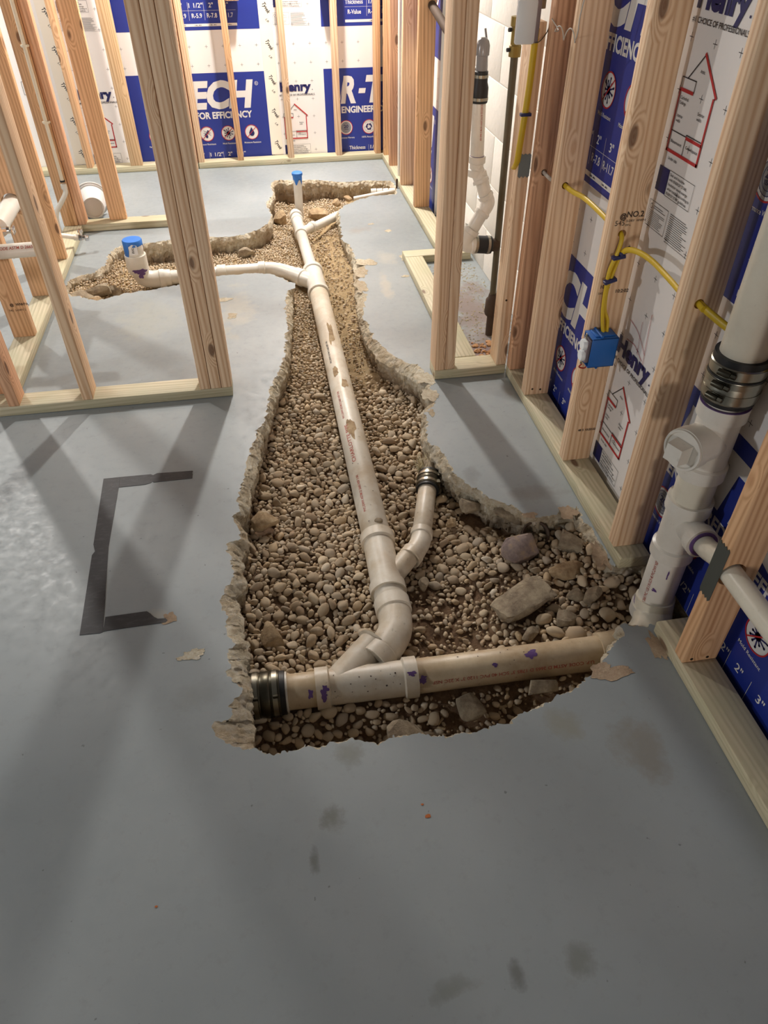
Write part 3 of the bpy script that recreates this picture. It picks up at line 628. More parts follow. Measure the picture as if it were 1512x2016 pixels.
scatter(50000, 0.0048, 0.0070, 0.72, lambda x, y: (not dirt(x, y) or rr.random() < 0.16))
print('stones', len(stones))
camp = (0, 0, 1.44)
vis = [(r / math.dist((x, y, -0.1), camp), i) for i, (x, y, r) in enumerate(stones)]
# those under the slab rim do not show
inn = inside(np.array([(s[0], s[1]) for s in stones]), INNER_XY)
vis = sorted([v for v in vis if inn[v[1]] and stones[v[1]][1] > 0.93], reverse=True)
single = set(i for _, i in vis[:300])
pm = []
for i in range(10):
    me = bpy.data.meshes.new('pebble'); me.from_pydata([tuple(v) for v in S2[i]], [], [tuple(int(k) for k in f) for f in I2F]); me.update(); me.shade_smooth(); me.materials.append(M['pebble']); pm.append(me)
bv, bf, bc = [], [], []; off = 0
for i, (x, y, r) in enumerate(stones):
    z = gz(x, y) + r * rr.uniform(0.25, 0.75) + (0.004 if r < 0.009 else 0)
    rot = Matrix.Rotation(rr.uniform(0, 6.28), 3, 'Z') @ Matrix.Rotation(rr.uniform(-0.5, 0.5), 3, 'X') @ Matrix.Rotation(rr.uniform(-0.5, 0.5), 3, 'Y')
    sc = (1.22 * r, r * rr.uniform(0.78, 1.02), r * rr.uniform(0.6, 0.9))
    if i in single:
        o = bpy.data.objects.new('pebble', pm[i % 10]); o.matrix_world = Matrix.Translation((x, y, z)) @ rot.to_4x4() @ Matrix.Diagonal((*sc, 1)); COL.objects.link(o)
        tag(o, 'rounded tan river pebble, one of the larger ones in the trench gravel', 'pebble', 'larger river pebbles in the near part of the trench')
    else:
        near_ = y < 2.1 and r > 0.0068
        SV = (S2 if near_ else S1)[i % 14]; SF = I2F if near_ else I1F
        A = (SV * np.array(sc)) @ np.array(rot).T + np.array([x, y, z]); bv.append(A); bf.append(SF + off); off += len(A); bc.append(np.full(len(A), rr.random()))
BV = np.concatenate(bv); BF = np.concatenate(bf); BC = np.concatenate(bc).astype(np.float32)
me = bpy.data.meshes.new('gravel'); me.vertices.add(len(BV)); me.vertices.foreach_set('co', BV.astype(np.float32).ravel())
me.loops.add(len(BF) * 3); me.loops.foreach_set('vertex_index', BF.astype(np.int32).ravel()); me.polygons.add(len(BF)); me.polygons.foreach_set('loop_start', np.arange(0, len(BF) * 3, 3, dtype=np.int32))
me.update(calc_edges=True); me.shade_smooth(); at = me.attributes.new('rnd', 'FLOAT', 'POINT'); at.data.foreach_set('value', BC); me.materials.append(M['pebbles'])
tag(put('gravel', me), 'bed of small tan gravel filling the trench around the pipes', 'gravel', None, 'stuff')
print('gravel tris', len(BF))
for k, (nm, x, y, z, dm, rz, tl, mt, lb) in enumerate(BIG_ROCKS):
    base_ = I3V if nm == 'rock' else I3V / (np.abs(I3V).max(axis=1) ** 0.85)[:, None]
    SV = stone_verts(base_, 500 + k, 14 if nm == 'rock' else 5, 0.045); me = bpy.data.meshes.new(nm); me.from_pydata([tuple(v) for v in SV * np.array(dm)], [], [tuple(int(q) for q in f) for f in I3F]); me.update(); finish(me, mt, 32)
    o = put(nm, me); z = max(z, gz(x, y) + dm[2] * 0.35); o.location = (x, y, z); o.rotation_euler = (tl, tl * 0.4, rz); tag(o, lb, 'rock' if nm == 'rock' else 'rubble', 'rocks and rubble in the trench')
# leaf scraps and crumbs of soil
bm = bmesh.new(); rb = random.Random(8)
for _ in range(500):
    x, y = rb.uniform(0.28, 0.80), rb.uniform(0.90, 1.5)
    if pipe_d(x, y) < 0.006: continue
    s = rb.uniform(0.0015, 0.004); c = Vector((x, y, gz(x, y) + 0.005)); a = rb.uniform(0, 6.3)
    u = Vector((math.cos(a), math.sin(a), rb.uniform(-0.3, 0.3))) * s * rb.choice((1, 1, 3)); v = Vector((-math.sin(a), math.cos(a), rb.uniform(-0.3, 0.3))) * s; n = Vector((0, 0, s * 0.8))
    q = [bm.verts.new(c + p) for p in (-u - v, u - v, u + v, -u + v, n)]
    for t3 in ((0, 1, 4), (1, 2, 4), (2, 3, 4), (3, 0, 4)): bm.faces.new([q[i] for i in t3])
o = obj('soil_crumbs', bm, 'rock_tan', None); tag(o, 'crumbs of soil and dry scraps scattered on the brown dirt', 'soil', None, 'stuff')
# clay pipe opening at the right wall of the trench
t_ = empty('clay_pipe', (0.72, 1.51, -0.06), 'old brown clay pipe mouth under the slab, stuffed with pebbles', 'pipe')
bm = bmesh.new(); d_ = Vector((-0.22, -0.66, 0.72)); lathe(bm, (0.735, 1.555, -0.115), d_, [(0.0, 0.042), (0.085, 0.042), (0.088, 0.039), (0.085, 0.034), (0.030, 0.034), (0.028, 0.001)], 36, False, False); obj('pipe_wall', bm, 'iron', t_, 40)
for k, (a, b) in enumerate(((-0.015, 0.01), (0.012, 0.012), (0.0, -0.012))):
    me = bpy.data.meshes.new('stone'); me.from_pydata([tuple(v) for v in stone_verts(I2V, 900 + k, 4, 0.08) * np.array((0.017, 0.015, 0.012))], [], [tuple(int(q) for q in f) for f in I2F]); me.update(); finish(me, 'rock_grey', 180)
    o = bpy.data.objects.new('pebble', me); COL.objects.link(o); o.location = (0.724 + a, 1.524 + b, -0.080); tag(o, ('left', 'right', 'front')[k] + ' pebble of the three lying inside the clay pipe mouth', 'pebble', 'pebbles in the clay pipe mouth')
# two pebbles resting on the main pipe
for (x, y, r, lb) in ((0.254, 1.625, 0.014, 'larger dark pebble lying on top of the white main drain pipe'), (0.255, 1.77, 0.008, 'small dark pebble lying on top of the white main drain pipe')):
    me = bpy.data.meshes.new('pebble'); me.from_pydata([tuple(v) for v in S2[3] * np.array((r, r * 0.85, r * 0.6))], [], [tuple(int(q) for q in f) for f in I2F]); me.update(); finish(me, 'rock_grey', 180)
    o = put('pebble', me); o.location = (x, y, -0.09 + 0.0445 + r * 0.45); tag(o, lb, 'pebble')

# ------------------------------------------------------------------ lumber
def lumber(name, center, dims, axis, mat, label, cat='stud', group=None, holes=(), nails=()):
    """dims = (across, across, length) in the board's own frame; axis = world axis of its length"""
    a, b, L = dims; bm = bmesh.new(); box(bm, (-a / 2, -b / 2, -L / 2), (a / 2, b / 2, L / 2), 0.003)
    o = obj(name, bm, mat, None, 30, bw=False); o.location = center
    if axis == 'x': o.rotation_euler = (0, math.pi / 2, 0)
    if axis == 'y': o.rotation_euler = (-math.pi / 2, 0, 0)
    tag(o, label, cat, group)
    for (p, r, d) in holes:
        bm = bmesh.new(); lathe(bm, Vector(p) - Vector(d).normalized() * 0.1, d, [(0, r), (0.2, r)], 24); c = obj('cut', bm, None)
        c.matrix_world = Matrix.Identity(4); c.location = -Vector(center)
        md = o.modifiers.new('b', 'BOOLEAN'); md.operation = 'DIFFERENCE'; md.solver = 'EXACT'; o.location = (0, 0, 0); md.object = c
        bpy.context.view_layer.update(); dg = bpy.context.evaluated_depsgraph_get(); me = bpy.data.meshes.new_from_object(o.evaluated_get(dg)); o.modifiers.clear()
        old = o.data; o.data = me; bpy.data.meshes.remove(old); me.shade_smooth(); me.set_sharp_from_angle(angle=math.radians(30)); o.location = center
        bpy.data.objects.remove(c)
    for (p, d) in nails:
        bm = bmesh.new(); lathe(bm, p, d, [(0.0, 0.004), (0.0012, 0.0035)], 10); n = obj('nail_head', bm, 'steel_dark', None, 30); n.parent = o
        bpy.context.view_layer.update(); n.matrix_parent_inverse = o.matrix_world.inverted()
    return o
HT = 2.44; SH = 0.038
def vstud(x0, x1, y0, y1, label, mat='stud', top=HT, group=None, holes=(), nails=(), z0=SH):
    return lumber('stud', ((x0 + x1) / 2, (y0 + y1) / 2, (z0 + top) / 2), (x1 - x0, y1 - y0, top - z0), 'z', mat, label, 'stud', group, holes, nails)
def plate_y(x0, x1, y0, y1, label, group=None): return lumber('sill_plate', ((x0 + x1) / 2, (y0 + y1) / 2, SH / 2 + 0.0005), (x1 - x0, SH - 0.001, y1 - y0), 'y', 'plate', label, 'sill plate', group)
def plate_x(x0, x1, y0, y1, label, group=None): return lumber('sill_plate', ((x0 + x1) / 2, (y0 + y1) / 2, SH / 2 + 0.0005), (SH - 0.001, y1 - y0, x1 - x0), 'x', 'plate', label, 'sill plate', group)
XR = 0.868; XB = 0.957
GR = 'sill plates on the floor'
plate_y(XR, XB, 1.272, 2.339, 'long greenish sill plate along the right wall from the pipe chase to the white stack', GR)
plate_y(XR, XB, -0.9, 1.050, 'greenish sill plate with a big dark knot along the right wall, nearest the camera', GR)
plate_y(XR, XB, 3.52, 5.215, 'sill plate along the far right wall behind the pipe chase', GR)
plate_x(-0.358, 0.957, 5.222, 5.308, 'sill plate along the back wall, right half', GR)
plate_x(-2.3, -0.362, 5.225, 5.312, 'sill plate along the back wall, left half', GR)
plate_x(-1.9, -0.172, 2.357, 2.446, 'greenish sill plate across the floor on the left, nearest the camera, under the three-stud post', GR)
plate_y(-1.045, -0.953, 2.450, 4.168, 'sill plate running back along the wet wall on the left', GR)
plate_x(-1.045, -0.42, 4.172, 4.262, 'short sill plate behind the capped toilet riser, in front of the pail', GR)
plate_x(0.588, 0.866, 2.340, 2.429, 'short sill plate at the near end of the pipe chase', GR)
plate_y(0.684, 0.773, 2.432, 3.440, 'sill plate along the room side of the pipe chase', GR)
plate_x(0.684, 1.02, 3.442, 3.520, 'short sill plate at the far end of the pipe chase', GR)
N_ = lambda x, y, z: ((x, y, z), (0, -1, 0))
GS = 'right wall studs'
vstud(XR, XB, 2.118, 2.156, 'pale right wall stud just right of the pipe chase, with a cable through it', 'stud', group=GS, holes=[((0.900, 2.137, 0.757), 0.010, (0, 1, 0))], nails=[N_(0.895, 2.118, 0.062), N_(0.925, 2.118, 0.058)])
vstud(XR, XB, 1.722, 1.760, 'stud carrying the blue outlet box, with a yellow cable and a grade stamp', 'stud', group=GS, holes=[((0.905, 1.741, 0.758), 0.011, (0, 1, 0))])
vstud(XR, XB, 1.320, 1.358, 'stud between the blue outlet box and the white stack', 'stud', group=GS, holes=[((0.905, 1.339, 0.755), 0.011, (0, 1, 0))])
vstud(XR, XB, 0.918, 0.956, 'stud right of the white stack with a white pipe through it, nearest the camera', 'stud_orange', group=GS, holes=[((0.895, 0.937, 0.338), 0.031, (0, 1, 0.05))], nails=[N_(0.89, 0.918, 0.05), N_(0.93, 0.918, 0.05)])
vstud(0.868, 0.957, 2.300, 2.338, 'reddish stud in the corner where the pipe chase meets the right wall', 'stud_red', group=GS, holes=[((0.900, 2.319, 0.742), 0.010, (0, 1, 0))])
vstud(0.828, 0.867, 2.344, 2.430, 'pale stud of the pipe chase, cut off at the top behind the white sensor box', 'stud', 1.135, 'pipe chase studs', nails=[N_(0.84, 2.344, 0.30)])
vstud(0.588, 0.626, 2.342, 2.429, 'left stud of the pair at the near room corner of the pipe chase', 'stud', group='pipe chase studs')
vstud(0.627, 0.665, 2.344, 2.429, 'right stud of the pair at the near room corner of the pipe chase', 'stud', group='pipe chase studs')
GF = 'far right wall studs'
vstud(XR + 0.002, XB, 4.130, 4.168, 'wide orange stud on the far right wall, nearest the pipe chase', 'stud_orange', group=GF)
vstud(XR, XB, 4.530, 4.568, 'brown stud on the far right wall, third from the back corner', 'stud', group=GF)
vstud(XR, XB, 4.930, 4.968, 'pinkish stud on the far right wall behind the thin white riser pipe', 'stud_red', group=GF)
vstud(0.872, 0.957, 5.176, 5.214, 'stud on the far right wall, tight in the back corner', 'stud_orange', group=GF)
GB = 'back wall studs'
vstud(0.822, 0.860, 5.224, 5.306, 'last stud of the back wall at the right corner', 'stud_orange', group=GB)
vstud(0.557, 0.595, 5.224, 5.306, 'back wall stud crossing the left part of the blue print at the right', 'stud', group=GB)
vstud(0.235, 0.273, 5.224, 5.306, 'back wall stud with a knot at its foot, in front of the red house diagram', 'stud', group=GB)
vstud(-0.100, -0.062, 5.224, 5.306, 'back wall stud crossing the large white letters on blue', 'stud_orange', group=GB)
vstud(-0.357, -0.319, 5.224, 5.306, 'pale back wall stud just right of the three-stud post', 'stud', group=GB)
vstud(-0.400, -0.362, 5.216, 5.304, 'dark reddish back wall stud half hidden by the three-stud post', 'stud_red', group=GB)
vstud(-0.792, -0.715, 5.226, 5.264, 'yellowish wide back wall stud left of the three-stud post', 'block', group=GB)
vstud(-1.068, -1.030, 5.226, 5.310, 'orange back wall stud beside the taped board seam on the left', 'stud_orange', group=GB)
boxp = [(-0.058, 0.02, 5.232, 5.30, 0.905, 1.02, 'square pale wood block fixed to the back wall stud that crosses the large letters'), (0.500, 0.556, 5.232, 5.30, 0.905, 1.02, 'square pale wood block on the right-hand back wall stud near the upper blue print')]
for (a, b, c, d, z0, z1, lb) in boxp:
    lumber('wood_block', ((a + b) / 2, (c + d) / 2, (z0 + z1) / 2), (b - a, d - c, z1 - z0), 'z', 'block', lb, 'wood block', 'wood blocks on the back wall')
GL = 'left partition studs'
vstud(-0.286, -0.2485, 2.357, 2.444, 'left stud of the three-stud post standing at the end of the left plate', 'stud', group=GL)
vstud(-0.2468, -0.2102, 2.357, 2.444, 'middle stud of the three-stud post, with a dark bark knot', 'stud', group=GL)
vstud(-0.2085, -0.171, 2.357, 2.444, 'right stud of the three-stud post, with rounded corner', 'stud', group=GL)
vstud(-0.700, -0.663, 2.357, 2.444, 'single stud on the near left plate, between the three-stud post and the corner', 'stud', group=GL)
vstud(-0.952, -0.915, 2.357, 2.444, 'stud on the near left plate at the foot of the wet wall corner', 'stud_red', group=GL)
vstud(-1.045, -0.960, 2.449, 2.487, 'reddish stud just behind the near left corner stud', 'stud_red', group=GL)
vstud(-1.045, -0.960, 2.895, 2.933, 'wet wall stud with a grade stamp near its foot, nearest the camera', 'stud_orange', group=GL)
vstud(-1.045, -0.960, 3.285, 3.323, 'wet wall stud with the big white pipe through it', 'stud_orange', group=GL, holes=[((-1.000, 3.304, 0.440), 0.040, (0, 1, 0))])
vstud(-1.045, -0.960, 3.700, 3.738, 'wet wall stud behind the chrome shut-off valve', 'stud_orange', group=GL)
vstud(-1.045, -0.972, 4.168, 4.206, 'wet wall corner stud with the thin cream pipe clipped to it', 'stud_orange', group=GL)
vstud(-0.970, -0.932, 4.175, 4.260, 'reddish stud joined to the wet wall corner, left of the pail', 'stud_red', group=GL)
vstud(-0.812, -0.722, 4.222, 4.260, 'broad orange stud on the short plate just right of the pail', 'stud_orange', group=GL)

# ------------------------------------------------------------------ white block wall behind the chase
bw = boxobj('wall_right', (1.045, 2.3, -0.02), (1.14, 5.3, 2.5), 'mortar'); tag(bw, 'white painted concrete block wall behind the pipe chase', None, None, 'structure')
for row in range(6):
    z0 = 0.004 + row * 0.2; sh = 0.0 if row % 2 else 0.2
    for k in range(-1, 4):
        y0 = 2.30 + sh + k * 0.4; y1 = y0 + 0.395
        y0 = max(y0, 2.30); y1 = min(y1, 3.95)
        if y1 - y0 < 0.05: continue
        bm = bmesh.new(); box(bm, (1.0425, y0, z0), (1.06, y1, z0 + 0.195), 0.002); obj('block', bm, 'block_wall', bw, 40)

# ------------------------------------------------------------------ printed foam boards
NAMES = {'blue': ('blue_panel', M['blue']), 'white': ('white_lettering', M['white_ink']), 'navy': ('navy_print', M['navy']), 'red': ('red_print', M['red_ink']), 'black': ('black_print', M['black_ink']), 'grey': ('grey_seal', M['grey_ink']), 'disc': ('icon_disc', M['white_ink']), 'plus': ('plus_mark', M['black_ink'])}
LAY = {'blue': 1, 'disc': 2, 'grey': 3, 'navy': 4, 'white': 2.5, 'red': 5, 'black': 4, 'plus': 1}
def icon(f, x, z, kind):
    R = 0.041
    f.disc('disc', x, z, R, 36); f.ring('red', x, z, R, R * 1.09, 40)
    if kind == 'seal':
        n = 26; f.poly('grey', [(x + R * (0.86 if i % 2 else 0.76) * math.cos(math.pi * i / n), z + R * (0.86 if i % 2 else 0.76) * math.sin(math.pi * i / n)) for i in range(2 * n)])
        f.ring('navy', x, z, R * 0.78, R * 0.82, 36); f.ring('navy', x, z, R * 0.56, R * 0.59, 30)
        f.text('navy', '20', x - 0.016, x + 0.016, z - 0.002, 0.017, 0.03); f.text('navy', 'YEARS', x - 0.016, x + 0.016, z - 0.014, 0.008, 0.02); return
    if kind == 'recycle':
        for k in range(3):
            a = math.pi / 2 + k * 2 * math.pi / 3; f.ring('navy', x, z, R * 0.28, R * 0.5, 8, a + 0.25, a + 1.5)
            e = a + 1.5; c, s = math.cos(e), math.sin(e)
            f.poly('navy', [(x + R * 0.16 * c, z + R * 0.16 * s), (x + R * 0.62 * c, z + R * 0.62 * s), (x + R * 0.42 * math.cos(e + 0.75), z + R * 0.42 * math.sin(e + 0.75))])
        for k in range(26):
            if k % 13 < 11:
                a = math.pi * 2 * k / 26; f.line('navy', (x + R * 0.72 * math.cos(a), z + R * 0.72 * math.sin(a)), (x + R * 0.82 * math.cos(a), z + R * 0.82 * math.sin(a)), 0.0016)
        return
    if kind == 'mold':
        f.disc('navy', x, z, R * 0.27, 18)
        for k, L in enumerate((0.78, 0.5, 0.7, 0.55, 0.74, 0.5, 0.66, 0.6, 0.72, 0.48, 0.7)):
            a = 2 * math.pi * k / 11 + 0.3; f.line('navy', (x, z), (x + R * L * math.cos(a), z + R * L * math.sin(a)), R * 0.10); f.disc('navy', x + R * L * math.cos(a), z + R * L * math.sin(a), R * 0.085, 10)
        for (a, b) in ((0.08, -0.12), (-0.06, -0.2), (0.12, 0.1)): f.disc('white', x + R * a, z + R * b, R * 0.05, 8)
        f.text('navy', 'MOLD', x - R * 0.72, x - R * 0.28, z + R * 0.45, R * 0.16, 0.03, 0, -0.6)
    if kind == 'termite':
        for (a, b, r, s) in ((0.18, 0.42, 0.13, 1.0), (0.05, 0.17, 0.16, 0.8), (-0.13, -0.28, 0.36, 0.6)): f.disc('navy', x + R * a, z + R * b, R * r, 16, s, 0.35)
        for sgn in (-1, 1):
            for (b, L, dz) in ((0.3, 0.5, 0.22), (0.12, 0.56, 0.02), (0.0, 0.55, -0.26)): f.line('navy', (x, z + R * b), (x + sgn * R * L * 0.6, z + R * (b + dz * 0.2)), R * 0.055); f.line('navy', (x + sgn * R * L * 0.6, z + R * (b + dz * 0.2)), (x + sgn * R * L, z + R * (b + dz)), R * 0.05)
    if kind == 'drop':
        pts = [(x + R * 0.42 * math.cos(a), z - R * 0.16 + R * 0.42 * math.sin(a)) for a in [math.radians(150 + 240 * i / 16) for i in range(17)]]
        f.poly('navy', pts + [(x, z + R * 0.72)])
    f.line('red', (x - R * 0.7, z - R * 0.7), (x + R * 0.7, z + R * 0.7), R * 0.09)
def lines(f, c, x0, x1, z1, n, dz, th, seed):
    r = random.Random(seed)
    for i in range(n): f.rect(c, x0, z1 - i * dz - th, x0 + (x1 - x0) * r.uniform(0.7, 1.0), z1 - i * dz)
def pattern(f, zb, upper):
    f.rect('blue', 0.0, zb - 0.065, 0.875, zb + 0.530)
    def T(*a, **k): f.begin('lettering') if f.cur is None else None; own = f.cur; f.text(*a, **k); f.end() if not hold[0] else None
    hold = [False]
    def part(nm): hold[0] = bool(nm); (f.begin(nm) if nm else f.end())
    part('large_lettering'); T('white', 'R', 0.104, 0.205, zb + 0.338, 0.139, 0.050, 0.20); f.poly('white', [(0.222, zb + 0.385), (0.266, zb + 0.385), (0.272, zb + 0.414), (0.228, zb + 0.414)])
    f.line('white', (0.098, zb + 0.340), (0.128, zb + 0.476), 0.0022)
    T('white', 'TECH', 0.270, 0.792, zb + 0.338, 0.139, 0.050, 0.20)
    f.ring('white', 0.812, zb + 0.465, 0.009, 0.0112, 24); T('white', 'R', 0.808, 0.816, zb + 0.459, 0.011, 0.02); part(None)
    T('white', 'ENGINEERED FOR EFFICIENCY', 0.107, 0.766, zb + 0.274, 0.036, 0.035)
    for s, k in ((0.134, 'seal'), (0.289, 'recycle'), (0.460, 'termite'), (0.597, 'mold'), (0.750, 'drop')): part('round_icon'); icon(f, s, zb + 0.185, k); part(None)
    for s0, s1, st in ((0.080, 0.190, 'Performance Warranty'), (0.240, 0.340, '100% Recyclable'), (0.412, 0.508, 'Insect Resistant'), (0.553, 0.641, 'Mold Resistant'), (0.695, 0.805, 'Moisture Resistant')): T('white', st, s0, s1, zb + 0.118, 0.010, 0.008)
    cols = [0.325, 0.410, 0.503, 0.592, 0.681]
    T('white', 'Thickness', 0.152, 0.262, zb + 0.048, 0.022, 0.012)
    for s, st in zip(cols, ('1/2"', '1"', '1 1/2"', '2"', '3"')): T('white', st, s - 0.011 * len(st) * 0.62, s + 0.011 * len(st) * 0.62, zb + 0.048, 0.022, 0.012)
    part('table_lines')
    for s in (0.285, 0.367, 0.456, 0.548, 0.637): f.rect('white', s, zb - 0.015, s + 0.0012, zb + 0.075)
    part(None)
    if upper:
        f.rect('white', 0.150, zb + 0.0325, 0.735, zb + 0.0335)
        T('white', 'R-Value', 0.168, 0.250, zb - 0.003, 0.022, 0.012)
        for s, st in zip(cols, ('R-1.9', 'R-3.9', 'R-5.9', 'R-7.8', 'R-11.7')): T('white', st, s - 0.006 * len(st), s + 0.006 * len(st), zb - 0.003, 0.022, 0.012)
        part('printed_strip'); f.rect('white', 0.150, zb - 0.046, 0.735, zb - 0.032)
        for s in cols: T('black', '2 MIL. MIN.', s - 0.022, s + 0.022, zb - 0.042, 0.005, 0.01)
        part(None)
    # white part: name, tagline, house, notes
    part('name_lettering'); T('navy', 'Henry', -0.286, -0.086, zb + 0.414, 0.047, 0.048); f.disc('navy', -0.078, zb + 0.418, 0.0028, 8); part(None)
    T('black', '#1 CHOICE OF PROFESSIONALS.', -0.292, -0.062, zb + 0.386, 0.0105, 0.014)
    hz = lambda v: zb + v
    part('house_diagram')
    f.line('black', (-0.252, hz(0.284)), (-0.200, hz(0.337)), 0.0028); f.line('red', (-0.200, hz(0.337)), (-0.122, hz(0.270)), 0.0065); f.line('black', (-0.122, hz(0.270)), (-0.129, hz(0.264)), 0.004)
    f.line('red', (-0.129, hz(0.264)), (-0.129, hz(0.134)), 0.0060); f.line('red', (-0.129, hz(0.134)), (-0.272, hz(0.134)), 0.0068); f.line('red', (-0.272, hz(0.134)), (-0.272, hz(0.256)), 0.0055)
    for p, q in (((-0.275, 0.284), (-0.214, 0.284)), ((-0.214, 0.284), (-0.214, 0.262)), ((-0.275, 0.284), (-0.275, 0.262)), ((-0.272, 0.176), (-0.200, 0.176)), ((-0.200, 0.180), (-0.200, 0.137)), ((-0.200, 0.180), (-0.129, 0.180))): f.line('black', (p[0], hz(p[1])), (q[0], hz(q[1])), 0.0022)
    f.line('red', (-0.272, hz(0.260)), (-0.218, hz(0.260)), 0.0070); f.line('red', (-0.197, hz(0.174)), (-0.132, hz(0.174)), 0.0065)
    for st, a, b, c in (('Attic', -0.207, -0.188, 0.302), ('Cathedral', -0.264, -0.228, 0.242), ('Ceilings', -0.264, -0.236, 0.232), ('Interior', -0.262, -0.236, 0.206), ('walls', -0.262, -0.243, 0.196), ('Exterior', -0.176, -0.148, 0.226), ('walls', -0.176, -0.156, 0.216), ('Basement', -0.262, -0.212, 0.152), ('Crawlspace', -0.192, -0.138, 0.154), ('Under slab', -0.256, -0.214, 0.116)):
        T('black', st, a, b, hz(c), 0.0062, 0.012)
    part('notice_box')
    f.rect('navy', -0.284, hz(0.040), -0.234, hz(0.096)); f.ring('white', -0.259, hz(0.066), 0.0175, 0.0190, 20, 0.2, 2.9); T('white', 'energy', -0.280, -0.248, hz(0.064), 0.0075, 0.0, 0.2)
    f.poly('white', [(-0.244 + (0.0070 if i % 2 == 0 else 0.0028) * math.sin(math.pi * i / 5), hz(0.068) + (0.0070 if i % 2 == 0 else 0.0028) * math.cos(math.pi * i / 5)) for i in range(10)]); T('white', 'ENERGY STAR', -0.281, -0.237, hz(0.046), 0.0045, 0.01)
    for p, q in (((-0.234, 0.0965), (-0.113, 0.0965)), ((-0.113, 0.0965), (-0.113, 0.0395)), ((-0.234, 0.0395), (-0.113, 0.0395))): f.line('black', (p[0], hz(p[1])), (q[0], hz(q[1])), 0.0010)
    for i, (st, b) in enumerate((('Seal and Insulate', -0.158), ('with ENERGY STAR.', -0.142), ('Insulation saves energy', -0.134), ('when installed according to', -0.120), ('ENERGY STAR guidelines.', -0.128))): T('black', st, -0.228, b, hz(0.0855 - 0.0105 * i), 0.0058, 0.012)
    if upper:
        part('small_print')
        for p, q in (((-0.293, 0.013), (-0.195, 0.013)), ((-0.195, 0.013), (-0.195, -0.048)), ((-0.293, -0.048), (-0.195, -0.048)), ((-0.293, 0.013), (-0.293, -0.048))): f.line('black', (p[0], hz(p[1])), (q[0], hz(q[1])), 0.0010)
        f.ring('black', -0.280, hz(0.000), 0.005, 0.0065, 16); lines(f, 'black', -0.268, -0.205, hz(0.004), 2, 0.005, 0.0012, 1); lines(f, 'black', -0.288, -0.205, hz(-0.010), 9, 0.0040, 0.0009, 2)
        lines(f, 'black', -0.184, -0.085, hz(0.012), 14, 0.0046, 0.0013, 3); f.rect('black', -0.184, hz(-0.0545), -0.066, hz(-0.0535))
    part(None)
def board(label, loc, rz, clip, two=True, thick=0.04, group='printed foam boards'):
    """local x runs along the wall from the left edge of the blue field"""
    t_ = empty('foam_board', loc, label, 'foam board', group, rz)
    bm = bmesh.new(); box(bm, (clip[0], 0, clip[2]), (clip[1], thick, clip[3])); obj('core', bm, 'board', t_, bw=False)
    f = Flat(); pattern(f, 0.0, False); pattern(f, 0.82, True)
    p = Flat()
    for i in range(-4, 12):
        s = -0.077 + 0.1016 * i
        for k in range(-1, 12):
            z = 0.061 + 0.1016 * k
            inb = (0.0 - 0.006 < s < 0.881) and (z < 0.536 or (0.750 < z < 1.355))
            if inb or abs(z - 0.061) < 0.03 and s < -0.1: continue
            if s > -0.31 and s < -0.1 and (0.38 < z < 0.44): continue
            p.begin('plus_mark'); p.line('plus', (s - 0.008, z), (s + 0.008, z), 0.0013); p.line('plus', (s, z - 0.008), (s, z + 0.008), 0.0013); p.end()
    cl = (clip[0] + 0.001, clip[1] - 0.001, clip[2] + 0.001, clip[3] - 0.001)
    f.build(t_, LAY, NAMES, clip=cl); p.build(t_, LAY, NAMES, clip=cl); return t_
HB = 2.3
board('printed foam board on the back wall at the right, large white letter R on blue', (0.505, 5.318, 0), 0, (-0.357, 0.45, 0.002, HB))
board('printed foam board mid back wall, with large white letters ECH on blue', (-0.740, 5.318, 0), 0, (-0.363, 0.880, 0.002, HB))
XW = 0.978
board('printed foam board on the right wall behind the stud with the blue outlet box', (XW, 1.457 + 1.245, 0), -math.pi / 2, (0.35, 0.8725, 0.002, HB))
board('printed foam board on the right wall behind the white stack and the red pencil lines', (XW, 1.457, 0), -math.pi / 2, (-0.3715, 0.8725, 0.002, HB))
board('printed foam board on the right wall nearest the camera, beside the white side pipe', (XW, 0.212, 0), -math.pi / 2, (-0.3715, 0.88, 0.002, HB))
board('printed foam board on the far right wall behind the orange stud', (XW, 4.97, 0), -math.pi / 2, (-0.3, 0.878, 0.002, HB))
# plain left boards of the back wall
t_ = empty('foam_board', (-1.105, 5.318, 0), 'plain white foam board on the back wall at the far left, with small plus marks', 'foam board', 'printed foam boards')
bm = bmesh.new(); box(bm, (-1.30, 0, 0.002), (-0.002, 0.04, HB)); obj('core', bm, 'board', t_, bw=False)
f = Flat(); f.rect('blue', -0.40, 0.745, -0.335, 0.80); f.rect('blue', -0.335, 0.755, -0.315, 0.765); f.text('black', 'D LR', -0.38, -0.33, 0.855, 0.012)
for k in range(14):
    for s in (-0.46, -0.56, -0.66): z = 0.11 + 0.1016 * k; f.begin('plus_mark'); f.line('plus', (s - 0.009, z), (s + 0.009, z), 0.0018); f.line('plus', (s, z - 0.009), (s, z + 0.009), 0.0018); f.end()
for (a, b, c, d) in ((-0.235, 0.45, -0.205, 0.52),): 
    f.begin('notice_box')
    for p, q in (((a, b), (c, b)), ((c, b), (c, d)), ((a, d), (c, d)), ((a, b), (a, d))): f.line('black', p, q, 0.002)
    f.end()
f.build(t_, LAY, NAMES)
